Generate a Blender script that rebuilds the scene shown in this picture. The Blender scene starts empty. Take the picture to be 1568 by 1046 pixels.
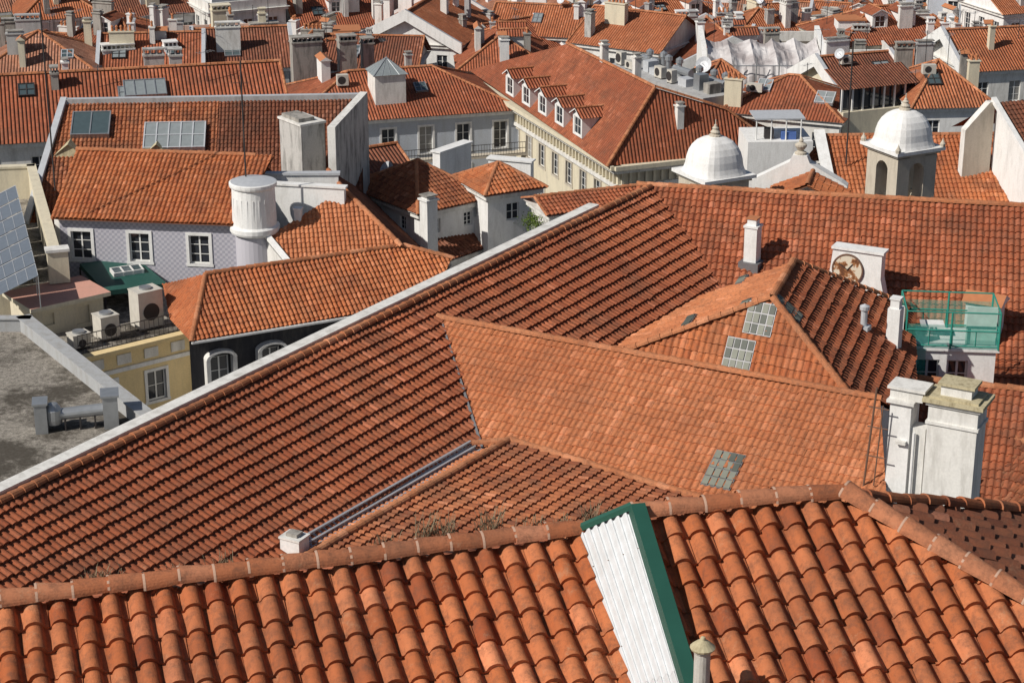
import bpy, bmesh, math, random
import numpy as np
from mathutils import Vector as V, noise
random.seed(7); np.random.seed(7)
sc=bpy.context.scene
# ------------------------------------------------------------------ camera
F=3050.0; PIT=math.radians(20.5); CZ=62.0
CAM=V((0,0,CZ))
cd=bpy.data.cameras.new("camera"); cam=bpy.data.objects.new("camera",cd); sc.collection.objects.link(cam)
cam.location=CAM; cam.rotation_euler=(math.pi/2-PIT,0,0)
cd.sensor_width=36; cd.lens=36*F/1568; cd.clip_end=6000; cd.clip_start=0.5
sc.camera=cam
cp,sp=math.cos(PIT),math.sin(PIT)
def ray(u,v):
    x=(u-784)/F; y=-(v-523)/F
    return V((x, y*sp+cp, y*cp-sp))
def W(u,v,z):
    """survey: world point at height z seen under the photo's bearing"""
    d=ray(u,v); t=(z-CZ)/d.z
    return CAM+d*t
class Plane:
    def __init__(s,a,b,c):
        a,b,c=[W(*p) if not isinstance(p,V) else p for p in (a,b,c)]
        n=(b-a).cross(c-a).normalized()
        if n.z<0:n=-n
        s.o=a;s.n=n
        d=V((0,0,-1)); d=d-n*d.dot(n); s.D=d.normalized(); s.U=n.cross(s.D).normalized()
    def hit(s,u,v):
        d=ray(u,v); return CAM+d*((s.o-CAM).dot(s.n)/d.dot(s.n))
    def z(s,x,y): return s.o.z-(s.n.x*(x-s.o.x)+s.n.y*(y-s.o.y))/s.n.z
# ------------------------------------------------------------------ world, sun
SUN=V((-0.66,-0.38,0.65)).normalized()
w=bpy.data.worlds.new("World"); sc.world=w; w.use_nodes=True
nt=w.node_tree; bg=nt.nodes["Background"]; sky=nt.nodes.new("ShaderNodeTexSky"); sky.sky_type='NISHITA'; sky.sun_disc=False
sky.sun_elevation=math.asin(SUN.z); sky.sun_rotation=math.atan2(SUN.x,SUN.y)
nt.links.new(sky.outputs[0],bg.inputs[0]); bg.inputs[1].default_value=0.055
sl=bpy.data.lights.new("sun",'SUN'); sl.energy=4.6; sl.angle=math.radians(0.5); sl.color=(1,0.94,0.85)
so=bpy.data.objects.new("sun",sl); sc.collection.objects.link(so); so.rotation_euler=(-SUN).to_track_quat('-Z','Y').to_euler(); so.location=(-40,-30,120)
sc.view_settings.view_transform='Standard'; sc.view_settings.look='None'; sc.view_settings.exposure=0
# ------------------------------------------------------------------ materials
class NT:
    def __init__(s,name):
        s.m=bpy.data.materials.new(name); s.m.use_nodes=True; s.t=s.m.node_tree; s.b=s.t.nodes["Principled BSDF"]
    def n(s,typ,ins=None,**kw):
        nd=s.t.nodes.new(typ)
        for k,v in kw.items(): setattr(nd,k,v)
        for k,v in (ins or {}).items():
            if isinstance(v,bpy.types.NodeSocket): s.t.links.new(v,nd.inputs[k])
            else: nd.inputs[k].default_value=v
        return nd
    def math(s,op,a,b=0.0):
        return s.n("ShaderNodeMath",{0:a,1:b},operation=op).outputs[0]
    def ramp(s,fac,stops):
        r=s.n("ShaderNodeValToRGB",{0:fac}); e=r.color_ramp.elements
        while len(e)<len(stops): e.new(0.5)
        for i,(p,c) in enumerate(stops):
            e[i].position=p; e[i].color=(*c,1) if len(c)==3 else c
        return r.outputs[0]
    def mix(s,f,a,b,bt='MIX'):
        nd=s.n("ShaderNodeMix",data_type='RGBA',blend_type=bt)
        for k,v in ((0,f),(6,a),(7,b)):
            if isinstance(v,bpy.types.NodeSocket): s.t.links.new(v,nd.inputs[k])
            else: nd.inputs[k].default_value=v if k==0 else (*v,1)
        return nd.outputs[2]
    def out(s,col,rough=0.85,spec=0.2):
        if isinstance(col,bpy.types.NodeSocket): s.t.links.new(col,s.b.inputs["Base Color"])
        else: s.b.inputs["Base Color"].default_value=(*col,1)
        s.b.inputs["Roughness"].default_value=rough; s.b.inputs["Specular IOR Level"].default_value=spec
        return s.m
def tile_mat(name,a,b,c,dirt=0.4,dirtcol=(.10,.058,.042),bump=False,var=1.0,lich=.35):
    t=NT(name); uv=t.n("ShaderNodeUVMap").outputs[0]; ob=t.n("ShaderNodeTexCoord").outputs["Object"]
    md=tuple((x+y)/2 for x,y in zip(a,b)); lp=lambda q:tuple(m+(x-m)*var for m,x in zip(md,q))
    fl=t.n("ShaderNodeVectorMath",{0:uv},operation='FLOOR').outputs[0]
    wn=t.n("ShaderNodeTexWhiteNoise",{"Vector":fl},noise_dimensions='2D').outputs["Value"]
    col=t.ramp(wn,[(0.0,lp(c)),(0.14,lp(a)),(0.5,md),(0.88,lp(b)),(1.0,lp(tuple(min(1,x*1.25+.035) for x in b)))])
    # broad patches of older / newer tiles
    n0=t.n("ShaderNodeTexNoise",{"Vector":ob,"Scale":.16,"Detail":4,"Roughness":.6}).outputs[0]
    col=t.mix(t.ramp(n0,[(0.40,(.6,.6,.6)),(0.60,(0,0,0))]),col,c)
    n1=t.n("ShaderNodeTexNoise",{"Vector":ob,"Scale":.6,"Detail":10,"Roughness":.72}).outputs[0]
    f=t.ramp(n1,[(0.45,(0,0,0)),(0.68,(1,1,1))]); f=t.math('MULTIPLY',f,dirt)
    col=t.mix(f,col,dirtcol)
    n2=t.n("ShaderNodeTexNoise",{"Vector":ob,"Scale":9.0,"Detail":7,"Roughness":.8}).outputs[0]
    col=t.mix(t.ramp(n2,[(0.34,(.6,.6,.6)),(0.54,(0,0,0))]),col,dirtcol)
    n3=t.n("ShaderNodeTexNoise",{"Vector":ob,"Scale":3.1,"Detail":9,"Roughness":.85}).outputs[0]
    col=t.mix(t.ramp(n3,[(0.56,(0,0,0)),(0.72,(lich,lich,lich))]),col,(.46,.34,.22))
    m=t.out(col,.88,.12)
    if bump:
        s=t.n("ShaderNodeSeparateXYZ",{0:uv})
        fx=t.math('ABSOLUTE',t.math('SINE',t.math('MULTIPLY',s.outputs[0],math.pi)))
        fy=t.math('FRACT',s.outputs[1])
        h=t.math('ADD',t.math('MULTIPLY',fx,.09),t.math('MULTIPLY',fy,.05))
        bp=t.n("ShaderNodeBump",{"Height":h,"Strength":1.0,"Distance":1.0}); t.t.links.new(bp.outputs[0],t.b.inputs["Normal"])
    else:
        n4=t.n("ShaderNodeTexNoise",{"Vector":ob,"Scale":45.0,"Detail":5,"Roughness":.7}).outputs[0]
        bp=t.n("ShaderNodeBump",{"Height":n4,"Strength":.6,"Distance":.012}); t.t.links.new(bp.outputs[0],t.b.inputs["Normal"])
    return m
def plaster(name,c,stain=.35,staincol=(.25,.23,.20),rough=.85,sc_=1.0):
    t=NT(name); ob=t.n("ShaderNodeTexCoord").outputs["Object"]
    mp=t.n("ShaderNodeMapping",{"Vector":ob,"Scale":(1.6*sc_,1.6*sc_,.35*sc_)}).outputs[0]
    n=t.n("ShaderNodeTexNoise",{"Vector":mp,"Scale":1.5,"Detail":9,"Roughness":.7}).outputs[0]
    f=t.math('MULTIPLY',t.ramp(n,[(0.46,(0,0,0)),(0.70,(1,1,1))]),stain)
    n2=t.n("ShaderNodeTexNoise",{"Vector":ob,"Scale":12.0*sc_,"Detail":4}).outputs[0]
    col=t.mix(f,c,staincol)
    col=t.mix(t.ramp(n2,[(0.4,(.18,.18,.18)),(0.6,(0,0,0))]),col,tuple(x*.6 for x in c))
    return t.out(col,rough,.2)
def simple(name,c,rough=.5,metal=0,spec=.4):
    t=NT(name); ob=t.n("ShaderNodeTexCoord").outputs["Object"]
    n=t.n("ShaderNodeTexNoise",{"Vector":ob,"Scale":4.0,"Detail":6}).outputs[0]
    col=t.mix(t.ramp(n,[(0.4,(.3,.3,.3)),(0.65,(0,0,0))]),c,tuple(x*.65 for x in c))
    m=t.out(col,rough,spec); t.b.inputs["Metallic"].default_value=metal
    return m
MT={}
MT['fg']=tile_mat("terracotta_tile_foreground",(.46,.140,.050),(.62,.225,.098),(.31,.080,.034),.45,lich=.5)
MT['lit']=tile_mat("terracotta_tile_sunlit",(.52,.19,.082),(.60,.238,.114),(.44,.145,.062),.3,var=.9)  # lighter copy for sun-facing slopes; the sunlight is put into its colour
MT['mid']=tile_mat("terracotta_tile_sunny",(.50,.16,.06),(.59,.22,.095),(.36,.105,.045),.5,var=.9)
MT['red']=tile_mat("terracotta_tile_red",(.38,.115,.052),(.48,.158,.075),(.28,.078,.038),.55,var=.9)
MT['old']=tile_mat("terracotta_tile_weathered",(.34,.110,.050),(.45,.165,.075),(.20,.065,.035),.65,var=1.)
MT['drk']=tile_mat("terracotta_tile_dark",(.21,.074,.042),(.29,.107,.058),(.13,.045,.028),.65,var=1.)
MT['b_or']=tile_mat("roof_tile_orange",(.47,.155,.07),(.55,.20,.095),(.38,.12,.055),.45,bump=True,var=.8)
MT['b_red']=tile_mat("roof_tile_red",(.38,.115,.056),(.46,.15,.076),(.28,.080,.042),.55,bump=True,var=.8)
MT['b_br']=tile_mat("roof_tile_brown",(.25,.09,.055),(.32,.12,.07),(.16,.06,.04),.6,bump=True,var=.8)
MT['b_pk']=tile_mat("roof_tile_faded",(.45,.20,.125),(.52,.26,.17),(.33,.14,.09),.55,bump=True,var=.8)
MT['cap']=tile_mat("ridge_tile",(.50,.195,.09),(.58,.25,.125),(.38,.14,.065),.4)
MT['capf']=tile_mat("ridge_tile_foreground",(.47,.17,.08),(.59,.26,.145),(.36,.12,.055),.5,lich=.55)
MORT=simple("lime_mortar",(.46,.30,.22),.95)
WH=plaster("white_plaster",(.72,.71,.68),.55)
WH2=plaster("white_plaster_clean",(.77,.77,.76),.32)
CR=plaster("cream_plaster",(.66,.60,.46),.35)
YE=plaster("yellow_plaster",(.76,.60,.33),.2)
GY=plaster("grey_plaster",(.42,.42,.42),.5,(.16,.155,.15))
CO=plaster("stained_concrete",(.36,.34,.31),.85,(.06,.06,.055))
SCO=plaster("streaked_render",(.50,.49,.47),.95,(.07,.07,.065))
PK=plaster("pink_plaster",(.62,.42,.34),.3)
LB=plaster("pale_blue_plaster",(.48,.52,.58),.3)
ST=plaster("limestone",(.52,.47,.39),.5,(.25,.22,.17))
DK=plaster("near_black_facade",(.035,.035,.04),.2)  # one near-black tone for the facade below the eave
SAL=plaster("salmon_membrane",(.60,.32,.25),.2)
LICH=plaster("lichen_mortar",(.50,.44,.29),.85,(.20,.16,.09),sc_=3)
t=NT("azulejo_tiles"); uv=t.n("ShaderNodeUVMap").outputs[0]
ck=t.n("ShaderNodeTexChecker",{"Vector":uv,"Scale":7.0,"Color1":(.36,.36,.42,1),"Color2":(.50,.49,.54,1)}).outputs[0]
AZ=t.out(ck,.4,.4)
t=NT("gravel"); ob=t.n("ShaderNodeTexCoord").outputs["Object"]
n=t.n("ShaderNodeTexNoise",{"Vector":ob,"Scale":5.0,"Detail":10,"Roughness":1.0}).outputs[0]
n2=t.n("ShaderNodeTexNoise",{"Vector":ob,"Scale":.24,"Detail":9,"Roughness":.75}).outputs[0]
c=t.mix(t.ramp(n2,[(.46,(0,0,0)),(.56,(.85,.85,.85))]),t.ramp(n,[(.42,(.08,.07,.06)),(.57,(.50,.46,.40))]),(.06,.052,.042))
GRV=t.out(c,.95,.1); bp=t.n("ShaderNodeBump",{"Height":n,"Strength":.9,"Distance":.05}); t.t.links.new(bp.outputs[0],t.b.inputs["Normal"])
GLS=simple("window_glass",(.03,.035,.045),.08,0,.6)
CUR=simple("curtained_glass",(.30,.29,.27),.3,0,.5)
SKG=simple("skylight_glass",(.25,.28,.29),.35,0,.5)
GTL=simple("glass_roof_tile",(.22,.23,.19),.6,0,.3)
GT2=simple("glass_roof_tile_dirty",(.10,.11,.095),.6,0,.3)
SKD=simple("skylight_glass_dark",(.07,.10,.11),.15,0,.6)
FRM=simple("window_frame_white",(.75,.75,.73),.5)
MET=simple("galvanized_metal",(.40,.42,.44),.4,.6)
LMT=simple("light_zinc",(.55,.57,.60),.55,.2)
GRM=simple("green_painted_metal",(.02,.09,.065),.5)
GRN=simple("turquoise_scaffold_paint",(.03,.26,.20),.5)
DGR=simple("dark_green_canopy",(.02,.085,.07),.6)
DM=simple("dark_iron",(.04,.035,.035),.7)
RST=simple("rusty_pipe",(.16,.09,.06),.8)
ACW=simple("ac_casing",(.58,.55,.49),.5)
POT=simple("terracotta_pot",(.46,.18,.08),.85)
WCR=plaster("white_corrugated_sheet",(.62,.64,.66),.25,(.35,.33,.29),.45)
LEAD=simple("lead_flashing",(.20,.20,.21),.5,.3)
BLU=simple("blue_cloth",(.08,.15,.4),.8)
t=NT("rusted_clock_enamel"); ob=t.n("ShaderNodeTexCoord").outputs["Object"]
n=t.n("ShaderNodeTexNoise",{"Vector":ob,"Scale":2.6,"Detail":8,"Roughness":.6}).outputs[0]
CLK=t.out(t.ramp(n,[(.46,(.62,.56,.45)),(.51,(.34,.15,.06)),(.58,(.14,.06,.03))]),.7,.2)
t=NT("green_netting"); t.b.inputs["Alpha"].default_value=.45; ob=t.n("ShaderNodeTexCoord").outputs["Object"]
wv=t.n("ShaderNodeTexNoise",{"Vector":ob,"Scale":5.0,"Detail":3}).outputs[0]
NET=t.out(t.ramp(wv,[(.3,(.03,.28,.22)),(.7,(.07,.42,.34))]),.8,.1)
t=NT("tarp_fabric"); ob=t.n("ShaderNodeTexCoord").outputs["Object"]
n=t.n("ShaderNodeTexNoise",{"Vector":ob,"Scale":.5,"Detail":8}).outputs[0]
TRP=t.out(t.ramp(n,[(.40,(.34,.31,.31)),(.62,(.58,.56,.56))]),.9,.1)
SOL=simple("solar_glass",(.15,.17,.20),.2,0,.6)
t=NT("foliage"); ob=t.n("ShaderNodeTexCoord").outputs["Object"]
n=t.n("ShaderNodeTexNoise",{"Vector":ob,"Scale":3.0,"Detail":3}).outputs[0]
FOL=t.out(t.ramp(n,[(.3,(.05,.09,.015)),(.7,(.12,.17,.03))]),.8,.2)
DRY=simple("dry_grass",(.24,.19,.12),.9)
# ------------------------------------------------------------------ mesh builder
class Part:
    def __init__(s,name): s.name=name;s.v=[];s.f=[];s.m=[];s.mats=[];s.uv=[];s.sm=[]
    def mi(s,m):
        if m not in s.mats:s.mats.append(m)
        return s.mats.index(m)
    def poly(s,pts,mat,uv=None,smooth=False):
        k=len(s.v); s.v+= [tuple(p) for p in pts]; s.f.append(tuple(range(k,k+len(pts)))); s.m.append(s.mi(mat))
        s.uv+= uv if uv else [(0,0)]*len(pts); s.sm.append(smooth)
    def box(s,c,ex,w,d,h,mat,ez=V((0,0,1)),top=None):
        """c = bottom centre, ex = width direction"""
        ex=ex.normalized(); ey=ez.cross(ex).normalized()
        X=ex*(w/2);Y=ey*(d/2);Z=ez*h
        a=[c-X-Y,c+X-Y,c+X+Y,c-X+Y]; b=[p+Z for p in a]
        s.poly(a[::-1],mat); s.poly(b,top or mat)
        for i in range(4):
            j=(i+1)%4; s.poly([a[i],a[j],b[j],b[i]],mat,[(0,0),(w,0),(w,h),(0,h)])
    def ring(s,c,prof,mat,n=20,rot=0,smooth=True):
        """lathe: prof list of (r,z)"""
        for (r0,z0),(r1,z1) in zip(prof,prof[1:]):
            for i in range(n):
                a0=rot+2*math.pi*i/n;a1=rot+2*math.pi*(i+1)/n
                p=[V((r0*math.cos(a0),r0*math.sin(a0),z0)),V((r0*math.cos(a1),r0*math.sin(a1),z0)),V((r1*math.cos(a1),r1*math.sin(a1),z1)),V((r1*math.cos(a0),r1*math.sin(a0),z1))]
                if r1<1e-4:p=p[:3]
                elif r0<1e-4:p=[p[0],p[2],p[3]]
                s.poly([c+q for q in p],mat,smooth=smooth)
    def tube(s,p0,p1,r,mat,n=6,r1=None):
        r1=r if r1 is None else r1
        d=(p1-p0).normalized(); a=d.orthogonal().normalized(); b=d.cross(a)
        for i in range(n):
            t0=2*math.pi*i/n;t1=2*math.pi*(i+1)/n
            q0=a*math.cos(t0)+b*math.sin(t0);q1=a*math.cos(t1)+b*math.sin(t1)
            s.poly([p0+q0*r,p0+q1*r,p1+q1*r1,p1+q0*r1],mat,smooth=n>6)
        s.poly([p1+(a*math.cos(2*math.pi*i/n)+b*math.sin(2*math.pi*i/n))*r1 for i in range(n)],mat)
def link_mesh(name,v,f,mats,mi,uv,sm,parent):
    me=bpy.data.meshes.new(name); me.from_pydata(v,[],f)
    for m in mats: me.materials.append(m)
    me.polygons.foreach_set("material_index",mi); me.polygons.foreach_set("use_smooth",sm)
    l=me.uv_layers.new(name="UVMap"); l.data.foreach_set("uv",np.array(uv,dtype=np.float32).ravel())
    me.update()
    o=bpy.data.objects.new(name,me); sc.collection.objects.link(o)
    if parent: o.parent=parent; o.matrix_parent_inverse=parent.matrix_basis.inverted()
    return o
class B:
    """a real-world object: an empty with part meshes"""
    def __init__(s,name,loc=V((0,0,0))):
        s.e=bpy.data.objects.new(name,None); s.e.empty_display_size=.5; s.e.location=loc; sc.collection.objects.link(s.e)
        s.parts={}
    def p(s,n):
        if n not in s.parts:s.parts[n]=Part(n)
        return s.parts[n]
    def done(s):
        for q in s.parts.values():
            if q.f: link_mesh(q.name,q.v,q.f,q.mats,q.m,q.uv,q.sm,s.e)
    # ------------- roofs
    def flat(s,pts,pl,mat,tw=.24,tl=.36,part='roof'):
        o=pts[0]; s.p(part).poly(pts,mat,[((p-o).dot(pl.U)/tw,(p-o).dot(pl.D)/tl) for p in pts])
    def geo(s,pts,pl,mat,tw=.24,tl=.36,style='mid',part='roof_tiles',step=None,hb=None):
        o=pts[0]; U,D,N=pl.U,pl.D,pl.n
        q=np.array([((p-o).dot(U),(p-o).dot(D)) for p in pts])
        c0=math.floor(q[:,0].min()/tw)-1;c1=math.ceil(q[:,0].max()/tw)+1
        r0=math.floor(q[:,1].min()/tl)-1;r1=math.ceil(q[:,1].max()/tl)+1
        ci,ri=np.meshgrid(np.arange(c0,c1),np.arange(r0,r1)); ci=ci.ravel();ri=ri.ravel()
        cen=q.mean(0); cx=(ci+.5)*tw;cy=(ri+.5)*tl; keep=np.ones(len(ci),bool); planes=[]
        for i in range(len(q)):
            a=q[i];b=q[(i+1)%len(q)];e=b-a;n=np.array([e[1],-e[0]]);n/=np.linalg.norm(n)
            if np.dot(cen-a,n)>0:n=-n
            keep&=((cx-a[0])*n[0]+(cy-a[1])*n[1])<.5
            planes.append((a,n))
        ci=ci[keep];ri=ri[keep];T=len(ci)
        if style=='fg':
            xs=np.array([0,.06,.10,.14,.21,.33,.47,.61,.73,.80,.84,.89,1.0]); hw=.375
            pr=(hb or .085)*np.sqrt(np.clip(1-((xs-.47)/hw)**2,0,1)); step=step or .028
        else:
            xs=np.array([0,.13,.22,.38,.5,.62,.78,.87,1.0]); pr=(hb or .055)*np.sqrt(np.clip(1-((xs-.5)/.37)**2,0,1)); step=step or .045
        S=len(xs)
        j=np.random.randn(T,4)
        dv=j[:,0]*.012;dh=np.abs(j[:,1])*.006;du=j[:,2]*.006;tilt=j[:,3]*.008
        slip=np.random.rand(T)<.02; dv=dv+slip*np.random.rand(T)*.05
        tap=.86 if style=='fg' else .95
        X=np.zeros((T,4,S));Y=np.zeros((T,4,S));H=np.zeros((T,4,S))
        xc=xs-.47
        for k,(yy,hh,tp) in enumerate(((-.12,.004,tap),(1.0,step,1.0),(1.0,step,1.0),(1.004,-.02,.97))):
            X[:,k,:]=(ci[:,None]+.47+xc[None,:]*tp)*tw+du[:,None]
            Y[:,k,:]=((ri+yy)*tl+ (dv if k>0 else 0))[:,None]
            hk=pr*(tp**1.5) if k<3 else pr*.72
            H[:,k,:]=hk[None,:]+hh+dh[:,None]+tilt[:,None]*(xs-.5)[None,:]
        X[:,:,0]=(ci*tw)[:,None]-.002; X[:,:,-1]=((ci+1)*tw)[:,None]+.002
        # gentle sag of the old roof timbers
        sag=0 if style=='fg' else -.05
        P=np.array(o)[None,None,None,:]+X[...,None]*np.array(U)+Y[...,None]*np.array(D)+(H+ (np.sin(X*.9+Y*.5)+np.sin(X*.37-Y*.8))*(.006 if style=='fg' else .016))[...,None]*np.array(N)
        verts=P.reshape(-1,3)
        base=np.arange(T)[:,None]*(4*S); k=np.arange(S-1)[None,:]
        fs=[]
        for r in (0,2):
            a=base+r*S+k; fs.append(np.stack([a,a+1,a+1+S,a+S],-1).reshape(-1,4))
        faces=np.concatenate(fs)
        tid=np.concatenate([np.repeat(np.arange(T),S-1)]*2)
        me=bpy.data.meshes.new(part); me.from_pydata(verts.tolist(),[],faces.tolist())
        uv=np.stack([ci[tid]+.5+37*(len(bpy.data.meshes)%50),ri[tid]+.5],-1).astype(np.float32)
        l=me.uv_layers.new(name="UVMap"); l.data.foreach_set("uv",np.repeat(uv,4,axis=0).ravel())
        me.polygons.foreach_set("use_smooth",[True]*len(me.polygons))
        me.materials.append(mat)
        bm=bmesh.new();bm.from_mesh(me)
        for a,n in planes:
            co=o+U*float(a[0])+D*float(a[1]); no=U*float(n[0])+D*float(n[1])
            bmesh.ops.bisect_plane(bm,geom=bm.verts[:]+bm.edges[:]+bm.faces[:],plane_co=co,plane_no=no,clear_outer=True)
        bm.to_mesh(me);bm.free()
        ob=bpy.data.objects.new(part,me);sc.collection.objects.link(ob);ob.parent=s.e;ob.matrix_parent_inverse=s.e.matrix_basis.inverted()
        s.p('roof_deck').poly([p-N*.06 for p in pts],mat)
    def skirt(s,pts,zb,mat,drop=.15,skip=()):
        for i in range(len(pts)):
            if i in skip: continue
            a=pts[i]-V((0,0,drop));b=pts[(i+1)%len(pts)]-V((0,0,drop))
            s.p('walls').poly([V((a.x,a.y,zb)),V((b.x,b.y,zb)),b,a],mat)
    def back(s,p0,p1,pl,t,mat):
        h=V((pl.D.x,pl.D.y,0)); k=h.length; h/=k; sl=-pl.D.z/k
        a=p0-h*t-V((0,0,sl*t));b=p1-h*t-V((0,0,sl*t))
        s.flat([p0,p1,b,a],Plane(p0,p1,b),mat)
        return a,b
    def caps(s,p0,p1,r=.13,L=.38,mat=None,n=6,lift=.03,part='ridge_tiles',mort=False):
        mat=mat or MT['cap']; d=p1-p0;Ln=d.length;d.normalize();side=d.cross(V((0,0,1))).normalized();up=side.cross(d)
        if up.z<0:up=-up
        q=s.p(part);c=max(1,int(Ln/L)); off=random.randint(0,900)
        for i in range(c):
            jt=(lambda:side*random.uniform(-.01,.01)+up*random.uniform(-.01,.01)) if n>4 else (lambda:V((0,0,0)))
            a=p0+d*(Ln*i/c)+up*lift+jt();b=p0+d*(Ln*(i+1)/c+.05)+up*lift+jt()
            ra,rb=r*1.10,r*.86
            if n<=4: ra=rb=r
            uvv=[(off+i+.5,.5)]*4
            for k in range(n):
                t0=math.pi*k/n;t1=math.pi*(k+1)/n
                f=lambda t,rr:side*math.cos(t)*rr+up*(math.sin(t)*rr)
                q.poly([a+f(t0,ra),a+f(t1,ra),b+f(t1,rb),b+f(t0,rb)],mat,uvv,smooth=True)
                if n>4: q.poly([a+f(t0,ra),a+f(t1,ra),a+f(t1,ra*.75),a+f(t0,ra*.75)],mat,uvv)
                if mort and random.random()<.8:
                    m0=a-d*.014
                    q.poly([m0+f(t0,ra*.97),m0+f(t1,ra*.97),a+d*.006+f(t1,ra*1.01),a+d*.006+f(t0,ra*1.01)],MORT,uvv,smooth=True)
    # ------------- facade with true openings
    def facade(s,p0,p1,z0,z1,ops,wall,frame=FRM,sur=None,glass=None,bars=2,depth=.16):
        d=V((p1.x-p0.x,p1.y-p0.y,0));Ln=d.length;d.normalize();n=V((d.y,-d.x,0));o=V((p0.x,p0.y,0));Z=V((0,0,1))
        q=s.p('walls')
        P=lambda a,z,k=0:o+d*a+Z*z+n*k
        ops=[(c-w_/2,c+w_/2,zb,zb+h) for c,zb,w_,h in ops if c-w_/2>.1 and c+w_/2<Ln-.1 and zb+h<z1 and zb>z0]
        ss=sorted({0,Ln,*[x for op in ops for x in op[:2]]}); zs=sorted({z0,z1,*[x for op in ops for x in op[2:]]})
        for i in range(len(zs)-1):
            za,zb=zs[i],zs[i+1]; run=None
            for j in range(len(ss)-1):
                a,b=ss[j],ss[j+1];m=((a+b)/2,(za+zb)/2)
                hole=any(x0<m[0]<x1 and y0<m[1]<y1 for x0,x1,y0,y1 in ops)
                if hole:
                    if run is not None:q.poly([P(run,za),P(a,za),P(a,zb),P(run,zb)],wall,[(run,za),(a,za),(a,zb),(run,zb)]);run=None
                elif run is None:run=a
            if run is not None:q.poly([P(run,za),P(Ln,za),P(Ln,zb),P(run,zb)],wall,[(run,za),(Ln,za),(Ln,zb),(run,zb)])
        g=s.p('windows')
        for x0,x1,y0,y1 in ops:
            k=-depth; sm=sur or wall
            for a,b in (((x0,y0),(x1,y0)),((x1,y0),(x1,y1)),((x1,y1),(x0,y1)),((x0,y1),(x0,y0))):
                q.poly([P(*a),P(*b),P(b[0],b[1],k),P(a[0],a[1],k)],sm)
            g.poly([P(x0,y0,k),P(x1,y0,k),P(x1,y1,k),P(x0,y1,k)],glass or (CUR if random.random()<.15 else GLS))
            fw=.07;kk=k+.03
            bar=[(x0,x0+fw,y0,y1),(x1-fw,x1,y0,y1),(x0+fw,x1-fw,y0,y0+fw),(x0+fw,x1-fw,y1-fw,y1),((x0+x1)/2-.04,(x0+x1)/2+.04,y0+fw,y1-fw)]
            for b_ in range(bars):
                zz=y0+(y1-y0)*(b_+1)/(bars+1); bar.append((x0+fw,x1-fw,zz-.02,zz+.02))
            for n_,(a,b,c,e) in enumerate(bar):
                k2=kk+.002*n_
                g.poly([P(a,c,k2),P(b,c,k2),P(b,e,k2),P(a,e,k2)],frame)
            if sur:
                sw=.15;pr=.05
                for a,b,c,e in ((x0-sw,x0,y0-.0,y1),(x1,x1+sw,y0,y1),(x0-sw-.04,x1+sw+.04,y0-.14,y0),(x0-sw,x1+sw,y1,y1+sw)):
                    g.box(P((a+b)/2,c,.0),d,b-a,pr*2,e-c,sur)
# ------------------------------------------------------------------ small things
def chimney(b,c,ex,w_,d_,h,mat=WH,kind=0,part='chimney'):
    q=b.p(part); Z=V((0,0,1))
    q.box(c-Z*1.2,ex,w_,d_,h+1.2,mat)
    if kind==0:
        q.box(c+Z*h,ex,w_+.16,d_+.16,.1,mat); q.box(c+Z*(h+.1),ex,w_*.8,d_*.7,.16,mat); q.box(c+Z*(h+.26),ex,w_+.06,d_+.06,.06,CO)
    elif kind==1:
        q.box(c+Z*h,ex,w_+.14,d_+.14,.09,mat); n=max(1,int(w_/.38))
        for i in range(n):
            p=c+ex.normalized()*((i+.5)/n-.5)*w_*.9+Z*(h+.09); q.ring(p,[(.11,0),(.09,.3),(.13,.33),(.10,.42),(0,.5)],POT,8)
    elif kind==2:
        ey=Z.cross(ex.normalized()); q.box(c+Z*h,ex,w_+.1,d_+.1,.07,mat)
        X=ex.normalized()*(w_/2+.14);Y=ey*(d_/2+.14);z0=c+Z*(h+.07);t=z0+Z*.3
        q.poly([z0-X-Y,z0+X-Y,t+X,t-X],POT);q.poly([z0+X+Y,z0-X+Y,t-X,t+X],POT);q.poly([z0+X-Y,z0+X+Y,t+X],mat);q.poly([z0-X+Y,z0-X-Y,t-X],mat)
    else:
        q.box(c+Z*h,ex,w_+.14,d_+.14,.12,mat)
        n=max(2,int(w_/.35))
        for i in range(n+1):
            q.box(c+ex.normalized()*(i/n-.5)*(w_-.1)+Z*(h+.12),ex,.1,d_*.9,.3,mat)
        q.box(c+Z*(h+.42),ex,w_+.1,d_+.1,.1,mat)
def plbox(q,p,pl,cu,cd,a,c,h0,h1,m):
    U,D,N=pl.U,pl.D,pl.n
    k=[p+U*(cu+sx*a/2)+D*(cd+sy*c/2) for sx,sy in ((-1,-1),(1,-1),(1,1),(-1,1))]
    lo=[x+N*h0 for x in k];hi=[x+N*h1 for x in k]
    q.poly(hi,m)
    for i in range(4):q.poly([lo[i],lo[(i+1)%4],hi[(i+1)%4],hi[i]],m)
def skylight(b,p,pl,w_,l,glass=SKG,nx=3,ny=2,fr=LMT,lift=.12):
    q=b.p('skylight')
    plbox(q,p,pl,0,0,w_,l,-.1,lift,glass)
    for i in range(nx+1): plbox(q,p,pl,(i/nx-.5)*w_,0,.07,l+.1,-.1,lift+.04,fr)
    for i in range(ny+1): plbox(q,p,pl,0,(i/ny-.5)*l,w_+.07,.06,-.1,lift+.05,fr)
def glasstiles(b,p,pl,nx,ny,tw=.23,tl=.34):
    """patch of translucent glass tiles laid among the clay ones"""
    q=b.p('glass_tiles');rnd=random.Random(int(p.x*10))
    plbox(q,p,pl,0,0,nx*tw+.02,ny*tl+.02,-.05,.09,LEAD)
    for i in range(nx):
        for j in range(ny):
            plbox(q,p,pl,(i-(nx-1)/2)*tw,(j-(ny-1)/2)*tl,tw*.80,tl*.86,-.05,.105+rnd.uniform(0,.02),rnd.choice((GTL,GTL,GTL,GT2,GT2)))
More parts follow.
